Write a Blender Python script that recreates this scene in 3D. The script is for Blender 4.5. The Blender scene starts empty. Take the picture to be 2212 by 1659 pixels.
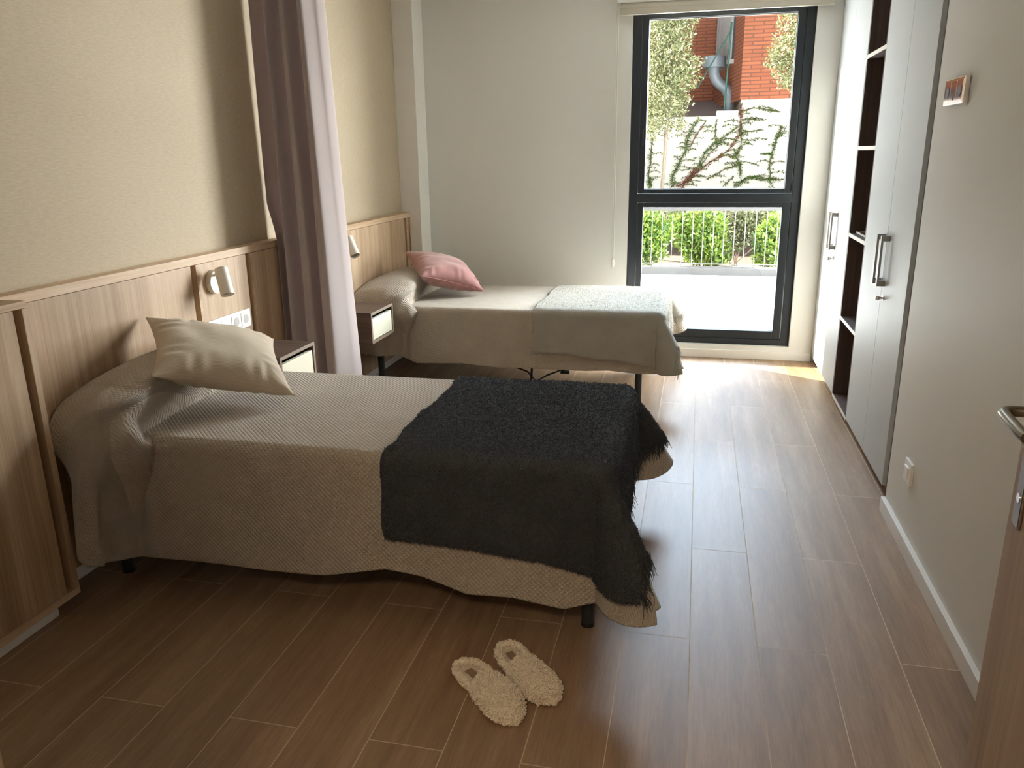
import bpy, bmesh, math, random
import numpy as np
from mathutils import Matrix, Vector

C = bpy.context.scene
COL = C.collection
random.seed(7); RNG = np.random.default_rng(7)
PI = math.pi

# ------------------------------------------------------------------ camera
cd = bpy.data.cameras.new('camera'); cam = bpy.data.objects.new('camera', cd); COL.objects.link(cam)
cd.sensor_width = 36.0; cd.lens = 1698.36 / 2212 * 36.0; cd.clip_start = 0.02; cd.clip_end = 200
def _rot(yaw, p, r):
    c, s = math.cos(yaw), math.sin(yaw); Rz = np.array([[c, -s, 0], [s, c, 0], [0, 0, 1]])
    c, s = math.cos(p), math.sin(p); Rx = np.array([[1, 0, 0], [0, c, -s], [0, s, c]])
    c, s = math.cos(r), math.sin(r); Ry = np.array([[c, 0, s], [0, 1, 0], [-s, 0, c]])
    return Rz @ Rx @ Ry
_M = _rot(0.23001778, -0.28379156, 0.01436292)
mw = Matrix.Identity(4)
for i in range(3):
    mw[i][0] = _M[i, 0]; mw[i][1] = _M[i, 2]; mw[i][2] = -_M[i, 1]
mw[0][3], mw[1][3], mw[2][3] = -0.0426, 0.0, 1.4404
cam.matrix_world = mw
C.camera = cam

# ------------------------------------------------------------------ view and world
C.view_settings.view_transform = 'Standard'; C.view_settings.look = 'None'
C.view_settings.gamma = 1.0; C.view_settings.use_curve_mapping = False
C.view_settings.exposure = 0.82
C.cycles.use_denoising = True
C.cycles.max_bounces = 14; C.cycles.diffuse_bounces = 8; C.cycles.glossy_bounces = 4
C.cycles.transparent_max_bounces = 12; C.cycles.transmission_bounces = 6
C.cycles.sample_clamp_indirect = 8.0; C.cycles.caustics_reflective = False; C.cycles.caustics_refractive = False

SUN_DIR = Vector((1.0, -0.61, -0.53)).normalized()
w = bpy.data.worlds.new('world'); C.world = w; w.use_nodes = True
nt = w.node_tree; bg = nt.nodes['Background']
sky = nt.nodes.new('ShaderNodeTexSky'); sky.sky_type = 'NISHITA'; sky.sun_disc = False
sky.sun_elevation = math.radians(24.3); sky.sun_rotation = math.atan2(-SUN_DIR.x, -SUN_DIR.y)
sky.air_density = 1.0; sky.dust_density = 2.0; sky.ozone_density = 1.0
nt.links.new(sky.outputs[0], bg.inputs[0]); bg.inputs[1].default_value = 0.048

sd = bpy.data.lights.new('sun', 'SUN'); sun = bpy.data.objects.new('sun', sd); COL.objects.link(sun)
sd.energy = 24.0; sd.color = (1.0, 0.92, 0.80); sd.angle = math.radians(0.6)
sun.rotation_euler = SUN_DIR.to_track_quat('-Z', 'Y').to_euler()

def area(name, loc, target, sx, sy, power, color):
    ld = bpy.data.lights.new(name, 'AREA'); o = bpy.data.objects.new(name, ld); COL.objects.link(o)
    ld.shape = 'RECTANGLE'; ld.size = sx; ld.size_y = sy; ld.energy = power; ld.color = color
    o.location = loc; o.rotation_euler = (Vector(target) - Vector(loc)).to_track_quat('-Z', 'Y').to_euler()
    return o
# added fill lights that brighten the room, placed around the window view
area('fill_light', (1.3, 8.9, 4.35), (-0.1, 5.2, 1.5), 4.6, 2.3, 1300, (0.60, 0.77, 1.0))
area('fill_light', (3.9, 9.0, 2.6), (-0.9, 3.6, 1.4), 4.6, 4.6, 3600, (0.97, 0.96, 0.95))
area('fill_light', (-3.6, 9.0, 2.6), (0.5, 4.0, 1.3), 4.0, 4.6, 420, (0.90, 0.95, 1.0))
pl = area('window_portal', (0.05, 6.2, 1.2), (0.05, 0, 1.2), 1.25, 2.4, 1, (1, 1, 1)); pl.data.cycles.is_portal = True

# added warm fill light behind the camera, brightens the foreground
cl_ = area('corridor_fill', (-0.2, -0.75, 2.50), (-0.2, -0.6, 0), 0.5, 0.5, 18, (1.0, 0.80, 0.58))

# ------------------------------------------------------------------ materials
MATS = {}
def nodes(name):
    m = bpy.data.materials.new(name); m.use_nodes = True
    t = m.node_tree; b = t.nodes['Principled BSDF']
    MATS[name] = m
    return m, t, b
def N(t, typ, **kw):
    n = t.nodes.new(typ)
    for k, v in kw.items():
        if k == 'op': n.operation = v
        elif isinstance(k, str) and k.startswith('i'): n.inputs[int(k[1:])].default_value = v
        else: setattr(n, k, v)
    return n
def L(t, a, b): t.links.new(a, b)
def math_(t, op, a, b=None, c=None):
    n = t.nodes.new('ShaderNodeMath'); n.operation = op
    for i, x in enumerate((a, b, c)):
        if x is None: continue
        if isinstance(x, (int, float)): n.inputs[i].default_value = x
        else: t.links.new(x, n.inputs[i])
    return n.outputs[0]
def ramp(t, fac, stops):
    r = t.nodes.new('ShaderNodeValToRGB')
    while len(r.color_ramp.elements) < len(stops): r.color_ramp.elements.new(0.5)
    for e, (p, c) in zip(r.color_ramp.elements, stops):
        e.position = p; e.color = (*c, 1)
    L(t, fac, r.inputs[0]); return r.outputs[0]
def noise(t, scale, detail=4, stretch=(1, 1, 1), rough=0.55, coord='Object', rot=(0, 0, 0)):
    tc = t.nodes.new('ShaderNodeTexCoord'); mp = t.nodes.new('ShaderNodeMapping')
    mp.inputs['Scale'].default_value = stretch; mp.inputs['Rotation'].default_value = rot
    L(t, tc.outputs[coord], mp.inputs[0])
    n = t.nodes.new('ShaderNodeTexNoise'); n.inputs['Scale'].default_value = scale
    n.inputs['Detail'].default_value = detail; n.inputs['Roughness'].default_value = rough
    L(t, mp.outputs[0], n.inputs['Vector']); return n.outputs['Fac']
def bump(t, b, h, strength, dist):
    n = t.nodes.new('ShaderNodeBump'); n.inputs['Strength'].default_value = strength; n.inputs['Distance'].default_value = dist
    L(t, h, n.inputs['Height']); L(t, n.outputs[0], b.inputs['Normal']); return n
def plain(name, col, rough=0.6, metal=0.0, spec=0.5, var=0.0, scale=8, bmp=0, bscale=200):
    m, t, b = nodes(name)
    b.inputs['Roughness'].default_value = rough; b.inputs['Metallic'].default_value = metal
    b.inputs['Specular IOR Level'].default_value = spec
    f = noise(t, scale, 3)
    lo = tuple(c * (1 - var) for c in col); hi = tuple(min(1, c * (1 + var)) for c in col)
    L(t, ramp(t, f, [(0.3, lo), (0.7, hi)]), b.inputs['Base Color'])
    if bmp: bump(t, b, noise(t, bscale, 2), bmp, 0.002)
    return m

plain('paint_white', (0.72, 0.715, 0.685), 0.55, var=0.01, scale=2, bmp=0.03, bscale=120, spec=0.35)
plain('pillar_lit_white', (0.84, 0.83, 0.79), 0.5, var=0.01)  # whiter than the walls, standing in for window light on the pillar
plain('ceiling_white', (0.80, 0.79, 0.76), 0.7, var=0.01)
plain('skirting_white', (0.80, 0.79, 0.76), 0.4, var=0.01)
plain('blind_beige', (0.50, 0.46, 0.38), 0.6, var=0.03)
plain('blind_fabric', (0.62, 0.63, 0.60), 0.8, var=0.02)
plain('frame_dark', (0.018, 0.024, 0.030), 0.42, var=0.1, spec=0.45)
plain('laminate_grey', (0.46, 0.475, 0.475), 0.50, var=0.01, spec=0.5)
plain('edge_cream', (0.62, 0.58, 0.50), 0.45, var=0.02)
plain('side_panel', (0.36, 0.33, 0.29), 0.6, var=0.03)
plain('drawer_cream', (0.66, 0.63, 0.50), 0.45, var=0.01)
plain('lamp_white', (0.78, 0.74, 0.67), 0.4, var=0.01)
plain('plastic_white', (0.85, 0.84, 0.83), 0.3, var=0.01)
plain('plastic_grey', (0.42, 0.39, 0.37), 0.5)
plain('plastic_dark', (0.05, 0.04, 0.05), 0.4)
plain('metal_brushed', (0.36, 0.34, 0.32), 0.35, 1.0, var=0.05, scale=40)
plain('metal_dark', (0.035, 0.045, 0.055), 0.4, 0.3)
plain('chrome', (0.85, 0.82, 0.80), 0.06, 1.0)
plain('handle_bronze', (0.30, 0.27, 0.22), 0.3, 1.0, var=0.1)
plain('black_rubber', (0.012, 0.012, 0.014), 0.5)
plain('fleece_cream', (0.88, 0.78, 0.63), 0.95, var=0.06, scale=60, spec=0.1)
plain('insole_label', (0.30, 0.20, 0.13), 0.7, var=0.1)
plain('mattress_cloth', (0.6, 0.58, 0.54), 0.9)
plain('lamp_lens', (0.35, 0.33, 0.31), 0.15)
plain('cord_white', (0.74, 0.75, 0.68), 0.4)

# wallpaper: woven beige
m, t, b = nodes('wallpaper')
f1 = noise(t, 110, 5, (1, 0.3, 1.6), 0.75); f2 = noise(t, 420, 3, (1, .5, 1.4), 0.7)
f = math_(t, 'ADD', math_(t, 'MULTIPLY', f1, 0.65), math_(t, 'MULTIPLY', f2, 0.35))
L(t, ramp(t, f, [(0.30, (0.42, 0.345, 0.245)), (0.5, (0.49, 0.41, 0.30)), (0.70, (0.57, 0.485, 0.365))]), b.inputs['Base Color'])
b.inputs['Roughness'].default_value = 0.75; b.inputs['Specular IOR Level'].default_value = 0.25
bump(t, b, f, 0.35, 0.002)

def wood(name, cols, axis='z', scale=14, rough=0.5, spec=0.35, warp=1.0):
    m, t, b = nodes(name)
    st = {'z': (1, 1, 0.03), 'x': (0.03, 1, 1), 'y': (1, 0.03, 1)}[axis]
    f1 = noise(t, scale, 4, st, 0.6); f2 = noise(t, scale * 9, 3, st, 0.6)
    st2 = tuple(s * (0.6 if s == 0.03 else 1) for s in st); f3 = noise(t, scale * 0.28, 2, st2, 0.5)
    f = math_(t, 'ADD', math_(t, 'ADD', math_(t, 'MULTIPLY', f1, 0.5), math_(t, 'MULTIPLY', f2, 0.25)), math_(t, 'MULTIPLY', f3, 0.25))
    L(t, ramp(t, f, [(0.36, cols[0]), (0.5, cols[1]), (0.64, cols[2])]), b.inputs['Base Color'])
    b.inputs['Roughness'].default_value = rough; b.inputs['Specular IOR Level'].default_value = spec
    bump(t, b, f2, 0.12, 0.001)
    return m
ASH = ((0.31, 0.200, 0.120), (0.45, 0.315, 0.20), (0.60, 0.45, 0.31))
wood('wood_ash', ASH, 'z', 20)
wood('wood_ash_long', tuple(tuple(c * 1.12 for c in k) for k in ASH), 'y', 16)
wood('wood_walnut', ((0.055, 0.034, 0.024), (0.105, 0.068, 0.048), (0.18, 0.12, 0.085)), 'x', 22)
wood('wood_walnut_edge', ((0.16, 0.115, 0.085), (0.20, 0.15, 0.11), (0.25, 0.19, 0.14)), 'y', 22)
wood('wood_wenge', ((0.062, 0.038, 0.032), (0.088, 0.058, 0.050), (0.125, 0.085, 0.073)), 'z', 40, 0.6)
wood('wood_door', ((0.28, 0.20, 0.14), (0.38, 0.28, 0.20), (0.47, 0.36, 0.27)), 'z', 16)

# floor: wood-look porcelain boards 0.2 x 1.208, half offset, pale grout
m, t, b = nodes('floor_boards')
tc = N(t, 'ShaderNodeTexCoord'); sp = N(t, 'ShaderNodeSeparateXYZ'); L(t, tc.outputs['Object'], sp.inputs[0])
X, Y = sp.outputs[0], sp.outputs[1]
row = math_(t, 'FLOOR', math_(t, 'DIVIDE', X, 0.2))
odd = math_(t, 'FLOORED_MODULO', row, 2.0)
ys = math_(t, 'DIVIDE', math_(t, 'SUBTRACT', math_(t, 'SUBTRACT', Y, 1.558), math_(t, 'MULTIPLY', odd, 0.613)), 1.208)
cell = math_(t, 'FLOOR', ys)
fx = math_(t, 'FRACT', math_(t, 'DIVIDE', X, 0.2)); fy = math_(t, 'FRACT', ys)
dx = math_(t, 'MULTIPLY', math_(t, 'MINIMUM', fx, math_(t, 'SUBTRACT', 1.0, fx)), 0.2)
dy = math_(t, 'MULTIPLY', math_(t, 'MINIMUM', fy, math_(t, 'SUBTRACT', 1.0, fy)), 1.208)
dm = math_(t, 'MINIMUM', dx, dy)
gr = math_(t, 'LESS_THAN', dm, 0.0013)
cb = N(t, 'ShaderNodeCombineXYZ'); L(t, row, cb.inputs[0]); L(t, cell, cb.inputs[1])
wn = N(t, 'ShaderNodeTexWhiteNoise'); wn.noise_dimensions = '3D'; L(t, cb.outputs[0], wn.inputs['Vector'])
off = N(t, 'ShaderNodeVectorMath', operation='MULTIPLY_ADD'); L(t, wn.outputs['Color'], off.inputs[0]); off.inputs[1].default_value = (7, 31, 5)
mp = N(t, 'ShaderNodeVectorMath', operation='MULTIPLY'); L(t, tc.outputs['Object'], mp.inputs[0]); mp.inputs[1].default_value = (1, 0.07, 1)
L(t, mp.outputs[0], off.inputs[2])
def fn(scale, det, r=.6):
    n = N(t, 'ShaderNodeTexNoise'); n.inputs['Scale'].default_value = scale; n.inputs['Detail'].default_value = det; n.inputs['Roughness'].default_value = r
    L(t, off.outputs[0], n.inputs['Vector']); return n.outputs['Fac']
g1, g2, g3 = fn(22, 4), fn(170, 3, .7), fn(7, 3)
g = math_(t, 'ADD', math_(t, 'ADD', math_(t, 'MULTIPLY', g1, 0.4), math_(t, 'MULTIPLY', g2, 0.3)), math_(t, 'MULTIPLY', g3, 0.3))
g = math_(t, 'ADD', g, math_(t, 'MULTIPLY', math_(t, 'SUBTRACT', wn.outputs['Value'], 0.5), 0.05))
colr = ramp(t, g, [(0.33, (0.185, 0.108, 0.056)), (0.5, (0.29, 0.18, 0.102)), (0.66, (0.40, 0.27, 0.165))])
mx = N(t, 'ShaderNodeMix', data_type='RGBA'); L(t, gr, mx.inputs[0]); L(t, colr, mx.inputs[6]); mx.inputs[7].default_value = (0.58, 0.46, 0.33, 1)
L(t, mx.outputs[2], b.inputs['Base Color'])
L(t, math_(t, 'ADD', math_(t, 'MULTIPLY', gr, 0.5), math_(t, 'ADD', 0.43, math_(t, 'MULTIPLY', g2, 0.10))), b.inputs['Roughness'])
b.inputs['Specular IOR Level'].default_value = 0.48
hh = math_(t, 'SUBTRACT', math_(t, 'MULTIPLY', g2, 0.25), math_(t, 'MULTIPLY', gr, 1.0))
bump(t, b, hh, 0.25, 0.0012)

def fabric(name, cols, k, kind, rough=0.9, bd=0.004, bs=1.0, nz=0.02, sheen=0.2):
    """kind: waffle (diagonal lattice) or cord (fine ribs); UV map holds metres along the cloth"""
    m, t, b = nodes(name)
    uv = N(t, 'ShaderNodeUVMap'); uv.uv_map = 'cloth'; s = N(t, 'ShaderNodeSeparateXYZ'); L(t, uv.outputs[0], s.inputs[0])
    U, V = s.outputs[0], s.outputs[1]
    if kind == 'waffle':
        a = math_(t, 'ABSOLUTE', math_(t, 'SINE', math_(t, 'MULTIPLY', math_(t, 'ADD', U, V), k)))
        c = math_(t, 'ABSOLUTE', math_(t, 'SINE', math_(t, 'MULTIPLY', math_(t, 'SUBTRACT', U, V), k)))
        h = math_(t, 'POWER', math_(t, 'MULTIPLY', a, c), 0.6)
    else:
        h = math_(t, 'ABSOLUTE', math_(t, 'SINE', math_(t, 'MULTIPLY', V, k)))
    n = noise(t, 9, 4, rough=.6); n2 = noise(t, 500, 2)
    f = math_(t, 'ADD', math_(t, 'MULTIPLY', n, 0.7), math_(t, 'MULTIPLY', n2, 0.3))
    L(t, ramp(t, f, [(0.35, cols[0]), (0.65, cols[1])]), b.inputs['Base Color'])
    b.inputs['Roughness'].default_value = rough; b.inputs['Specular IOR Level'].default_value = 0.15
    b.inputs['Sheen Weight'].default_value = sheen
    bump(t, b, math_(t, 'ADD', h, math_(t, 'MULTIPLY', n2, nz)), bs, bd)
    return m
fabric('bedspread_beige', ((0.43, 0.375, 0.305), (0.50, 0.44, 0.365)), PI / 0.0165, 'waffle', bd=0.0030)
fabric('cushion_cord', ((0.52, 0.435, 0.33), (0.60, 0.51, 0.40)), PI / 0.0055, 'cord', bd=0.0011, bs=0.45)
fabric('cushion_pink', ((0.32, 0.145, 0.135), (0.43, 0.215, 0.20)), PI / 0.003, 'cord', bd=0.0004, bs=0.2, nz=1.0, sheen=0.5)
fabric('throw_white', ((0.50, 0.47, 0.40), (0.58, 0.55, 0.48)), PI / 0.006, 'waffle', bd=0.003, bs=0.9, nz=2.0)
fabric('throw_dark', ((0.034, 0.036, 0.040), (0.055, 0.058, 0.064)), PI / 0.006, 'waffle', bd=0.004, bs=1.0, nz=2.0)
plain('fuzz_dark', (0.062, 0.066, 0.074), 0.9, var=0.25, scale=300, spec=0.2)
plain('fuzz_white', (0.57, 0.54, 0.47), 0.9, var=0.08, scale=300, spec=0.2)
m, t, b = nodes('curtain_mauve')
b.inputs['Base Color'].default_value = (0.36, 0.285, 0.275, 1); b.inputs['Roughness'].default_value = 0.85
b.inputs['Specular IOR Level'].default_value = 0.15; b.inputs['Sheen Weight'].default_value = 0.3
n = noise(t, 400, 2, (1, 1, .3)); L(t, ramp(t, n, [(0.3, (0.60, 0.53, 0.52)), (0.7, (0.66, 0.59, 0.58))]), b.inputs['Base Color'])
tl = N(t, 'ShaderNodeBsdfTranslucent'); tl.inputs[0].default_value = (0.60, 0.52, 0.52, 1)
ms = N(t, 'ShaderNodeMixShader'); ms.inputs[0].default_value = 0.42
L(t, b.outputs[0], ms.inputs[1]); L(t, tl.outputs[0], ms.inputs[2]); L(t, ms.outputs[0], t.nodes['Material Output'].inputs[0])
# window glass: thin pane
m, t, b = nodes('glass_pane')
tr = N(t, 'ShaderNodeBsdfTransparent'); tr.inputs[0].default_value = (0.93, 0.95, 0.94, 1)
gl = N(t, 'ShaderNodeBsdfGlossy'); gl.inputs['Roughness'].default_value = 0.01
lw = N(t, 'ShaderNodeLayerWeight'); lw.inputs[0].default_value = 0.5
ff = math_(t, 'ADD', math_(t, 'MULTIPLY', math_(t, 'POWER', lw.outputs['Facing'], 5.0), 0.9), 0.025)
ms = N(t, 'ShaderNodeMixShader'); L(t, ff, ms.inputs[0]); L(t, tr.outputs[0], ms.inputs[1]); L(t, gl.outputs[0], ms.inputs[2])
L(t, ms.outputs[0], t.nodes['Material Output'].inputs[0])
# outside
m, t, b = nodes('brick_red')
tc = N(t, 'ShaderNodeTexCoord'); sp = N(t, 'ShaderNodeSeparateXYZ'); L(t, tc.outputs['Object'], sp.inputs[0])
cb = N(t, 'ShaderNodeCombineXYZ'); L(t, math_(t, 'ADD', sp.outputs[0], math_(t, 'MULTIPLY', sp.outputs[1], 1.0)), cb.inputs[0]); L(t, sp.outputs[2], cb.inputs[1])
bt = N(t, 'ShaderNodeTexBrick'); L(t, cb.outputs[0], bt.inputs['Vector'])
bt.inputs['Scale'].default_value = 1.0; bt.inputs['Brick Width'].default_value = 0.30; bt.inputs['Row Height'].default_value = 0.062
bt.inputs['Mortar Size'].default_value = 0.010; bt.inputs['Color1'].default_value = (0.44, 0.145, 0.07, 1); bt.inputs['Color2'].default_value = (0.36, 0.112, 0.055, 1)
bt.inputs['Mortar'].default_value = (0.20, 0.075, 0.05, 1); L(t, bt.outputs[0], b.inputs['Base Color']); b.inputs['Roughness'].default_value = 0.85
plain('render_white', (0.66, 0.63, 0.58), 0.8, var=0.03, scale=1.5)
plain('terrace_white', (0.85, 0.83, 0.80), 0.7, var=0.02)
plain('curb_grey', (0.035, 0.033, 0.032), 0.8, var=0.1)
plain('soil', (0.14, 0.11, 0.085), 0.95, var=0.3, scale=12)
plain('roof_grey', (0.24, 0.22, 0.23), 0.8, var=0.12, scale=10)
plain('galvanised', (0.22, 0.26, 0.30), 0.5, 0.3, var=0.15, scale=10)
plain('pole_green', (0.02, 0.11, 0.08), 0.5)
plain('steel_light', (0.07, 0.07, 0.065), 0.5)
plain('bars_white', (0.45, 0.43, 0.42), 0.6)
plain('facade_white', (0.25, 0.25, 0.25), 0.8)
def leafmat(name, a, bcol, c, transl=0.35):
    m, t, b = nodes(name)
    oi = N(t, 'ShaderNodeTexCoord'); n = noise(t, 14, 2)
    at = N(t, 'ShaderNodeAttribute'); at.attribute_name = 'leafv'
    col = ramp(t, at.outputs['Fac'], [(0.0, a), (0.5, bcol), (1.0, c)])
    L(t, col, b.inputs['Base Color']); b.inputs['Roughness'].default_value = 0.45
    tl = N(t, 'ShaderNodeBsdfTranslucent'); L(t, col, tl.inputs[0])
    ms = N(t, 'ShaderNodeMixShader'); ms.inputs[0].default_value = transl
    L(t, b.outputs[0], ms.inputs[1]); L(t, tl.outputs[0], ms.inputs[2]); L(t, ms.outputs[0], t.nodes['Material Output'].inputs[0])
leafmat('leaf_grey_green', (0.06, 0.075, 0.028), (0.18, 0.195, 0.085), (0.42, 0.42, 0.25))
leafmat('leaf_shrub', (0.025, 0.065, 0.01), (0.10, 0.17, 0.018), (0.24, 0.31, 0.05))
leafmat('leaf_grass', (0.07, 0.085, 0.035), (0.14, 0.15, 0.07), (0.22, 0.22, 0.12))
leafmat('leaf_ivy', (0.03, 0.10, 0.02), (0.08, 0.19, 0.03), (0.22, 0.24, 0.05))
leafmat('leaf_ivy_red', (0.16, 0.03, 0.03), (0.26, 0.07, 0.04), (0.20, 0.16, 0.05))
plain('bark', (0.13, 0.105, 0.08), 0.9, var=0.2, scale=30)
plain('bark_ivy', (0.14, 0.09, 0.06), 0.9, var=0.2, scale=30)

# ------------------------------------------------------------------ builders
ORG = {}
def tag(o, label=None, cat=None, group=None, kind=None):
    if label: o['label'] = label
    if cat: o['category'] = cat
    if group: o['group'] = group
    if kind: o['kind'] = kind
    return o
def thing(name, loc, label, cat, group=None):
    o = bpy.data.objects.new(name, None); COL.objects.link(o); o.location = loc; o.empty_display_size = 0.05
    ORG[o.name] = np.array(loc, float); tag(o, label, cat, group); return o
def org_of(p):
    return ORG.get(p.name, np.zeros(3)) if p else np.zeros(3)
def link(name, me, mat, parent=None, smooth=False):
    o = bpy.data.objects.new(name, me); COL.objects.link(o)
    if mat: me.materials.append(MATS[mat])
    if parent:
        o.parent = parent
        ORG[o.name] = org_of(parent)
    if smooth:
        me.polygons.foreach_set('use_smooth', [True] * len(me.polygons))
    return o
def mesh(name, verts, faces, mat, parent=None, smooth=False, uvs=None):
    v = np.asarray(verts, float) - org_of(parent)
    me = bpy.data.meshes.new(name); me.from_pydata(v.tolist(), [], [list(f) for f in faces]); me.update()
    if uvs is not None:
        ul = me.uv_layers.new(name='cloth')
        idx = np.zeros(len(me.loops), int); me.loops.foreach_get('vertex_index', idx)
        ul.data.foreach_set('uv', np.asarray(uvs, float)[idx].ravel())
    return link(name, me, mat, parent, smooth)
class BM:
    """collects shapes in world coordinates into ONE mesh"""
    def __init__(s): s.bm = bmesh.new()
    def box(s, x0, x1, y0, y1, z0, z1, bev=0.0, seg=2):
        r = bmesh.ops.create_cube(s.bm, size=1.0)
        for v in r['verts']:
            v.co = Vector(((x0 + x1) / 2 + v.co.x * (x1 - x0), (y0 + y1) / 2 + v.co.y * (y1 - y0), (z0 + z1) / 2 + v.co.z * (z1 - z0)))
        if bev:
            es = list({e for v in r['verts'] for e in v.link_edges})
            bmesh.ops.bevel(s.bm, geom=es, offset=bev, segments=seg, profile=0.6, affect='EDGES')
        return s
    def cyl(s, a, b, r, r2=None, n=20, caps=True):
        a, b = Vector(a), Vector(b); d = b - a; r2 = r if r2 is None else r2
        q = d.to_track_quat('Z', 'Y').to_matrix().to_4x4(); q.translation = (a + b) / 2
        bmesh.ops.create_cone(s.bm, cap_ends=caps, segments=n, radius1=r, radius2=r2, depth=d.length, matrix=q)
        return s
    def sphere(s, c, r, sc=(1, 1, 1), n=16):
        m = Matrix.Translation(c) @ Matrix.Diagonal((*sc, 1))
        bmesh.ops.create_uvsphere(s.bm, u_segments=n, v_segments=n // 2 + 2, radius=r, matrix=m); return s
    def tube(s, pts, r, n=10):
        pts = [Vector(p) for p in pts]; rings = []
        up = Vector((0, 0, 1)); prev = None
        for i, p in enumerate(pts):
            d = (pts[min(i + 1, len(pts) - 1)] - pts[max(i - 1, 0)]).normalized()
            if prev is None:
                a = d.cross(up);
                if a.length < 1e-3: a = d.cross(Vector((1, 0, 0)))
                a.normalize()
            else:
                a = (prev - d * prev.dot(d)).normalized()
            prev = a; b = d.cross(a); rr = r[i] if isinstance(r, (list, tuple)) else r
            rings.append([s.bm.verts.new(p + (a * math.cos(2 * PI * k / n) + b * math.sin(2 * PI * k / n)) * rr) for k in range(n)])
        for i in range(len(rings) - 1):
            for k in range(n):
                s.bm.faces.new((rings[i][k], rings[i][(k + 1) % n], rings[i + 1][(k + 1) % n], rings[i + 1][k]))
        s.bm.faces.new(rings[0][::-1]); s.bm.faces.new(rings[-1]); return s
    def build(s, name, mat, parent=None, smooth=False):
        bmesh.ops.recalc_face_normals(s.bm, faces=s.bm.faces)
        o3 = Vector(org_of(parent))
        for v in s.bm.verts: v.co -= o3
        me = bpy.data.meshes.new(name); s.bm.to_mesh(me); s.bm.free()
        o = link(name, me, mat, parent)
        if smooth:
            me.polygons.foreach_set('use_smooth', [True] * len(me.polygons))
            try: me.set_sharp_from_angle(angle=math.radians(40))
            except Exception: pass
        return o
def box(name, d, mat, parent=None, bev=0.0):
    return BM().box(*d, bev=bev).build(name, mat, parent)
def grid_faces(nu, nv):
    i = np.arange(nu - 1)[:, None] * nv + np.arange(nv - 1)[None, :]
    return np.stack([i, i + nv, i + nv + 1, i + 1], -1).reshape(-1, 4)
def fast_mesh(name, verts, faces, mat, parent=None, smooth=True, attr=None, uvs=None):
    verts = np.asarray(verts, np.float32) - org_of(parent).astype(np.float32); faces = np.asarray(faces, np.int32)
    me = bpy.data.meshes.new(name); k = faces.shape[1]
    me.vertices.add(len(verts)); me.vertices.foreach_set('co', verts.ravel())
    me.loops.add(faces.size); me.loops.foreach_set('vertex_index', faces.ravel())
    me.polygons.add(len(faces)); me.polygons.foreach_set('loop_start', np.arange(len(faces), dtype=np.int32) * k)
    me.polygons.foreach_set('loop_total', np.full(len(faces), k, np.int32))
    me.update(calc_edges=True); me.validate()
    if attr is not None:
        a = me.attributes.new('leafv', 'FLOAT', 'POINT'); a.data.foreach_set('value', np.asarray(attr, np.float32))
    if uvs is not None:
        ul = me.uv_layers.new(name='cloth'); ul.data.foreach_set('uv', np.asarray(uvs, np.float32)[faces.ravel()].ravel())
    return link(name, me, mat, parent, smooth)
def norm(a): return a / np.maximum(np.linalg.norm(a, axis=-1, keepdims=True), 1e-9)
def strands(name, P, D, length, rad, mat, parent, seg=4, curl=0.6, droop=0.0, sides=3):
    """short thin threads rooted at P, leaving along D, wandering with curl"""
    n = len(P); P = np.asarray(P, float); d = norm(np.asarray(D, float)); pts = [P]
    l = length * (0.6 + 0.8 * RNG.random((n, 1)))
    for k in range(seg):
        d = norm(d + RNG.normal(0, curl, (n, 3)) + np.array([0, 0, -droop])); pts.append(pts[-1] + d * l / seg)
    pts = np.stack(pts, 1); m = seg + 1
    a = norm(np.cross(norm(pts[:, -1] - pts[:, 0] + 1e-6), RNG.normal(0, 1, (n, 3)))); bb = norm(np.cross(norm(pts[:, -1] - pts[:, 0] + 1e-6), a))
    rr = np.linspace(1, 0.5, m)[None, :, None, None] * rad
    ang = 2 * PI * np.arange(sides) / sides
    off = a[:, None, None, :] * np.cos(ang)[None, None, :, None] + bb[:, None, None, :] * np.sin(ang)[None, None, :, None]
    V = (pts[:, :, None, :] + off * rr).reshape(-1, 3)
    base = (np.arange(n) * m * sides)[:, None, None]; i = np.arange(seg)[None, :, None] * sides; j = np.arange(sides)[None, None, :]
    F = np.stack([base + i + j, base + i + (j + 1) % sides, base + i + sides + (j + 1) % sides, base + i + sides + j], -1).reshape(-1, 4)
    return fast_mesh(name, V, F, mat, parent, True)
def cloud(P, Dn, size, asp=0.45, jit=0.35):
    """leaves: one bent quad pair each (6 verts)"""
    n = len(P); s = size * (1 - jit + 2 * jit * RNG.random((n, 1)))
    d = norm(Dn + RNG.normal(0, 0.5, (n, 3))); a = norm(np.cross(d, RNG.normal(0, 1, (n, 3)))); up = np.cross(a, d)
    v = [P - 0 * d, P + d * s * .45 + a * s * asp * .5 + up * s * .08, P + d * s, P + d * s * .45 - a * s * asp * .5 + up * s * .08]
    V = np.stack(v, 1).reshape(-1, 3); b = np.arange(n)[:, None] * 4
    F = (b + np.array([[0, 1, 2, 3]])); val = np.repeat(RNG.random(n), 4)
    return V, F, val
def smooth01(x): x = np.clip(x, 0, 1); return x * x * (3 - 2 * x)

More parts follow.
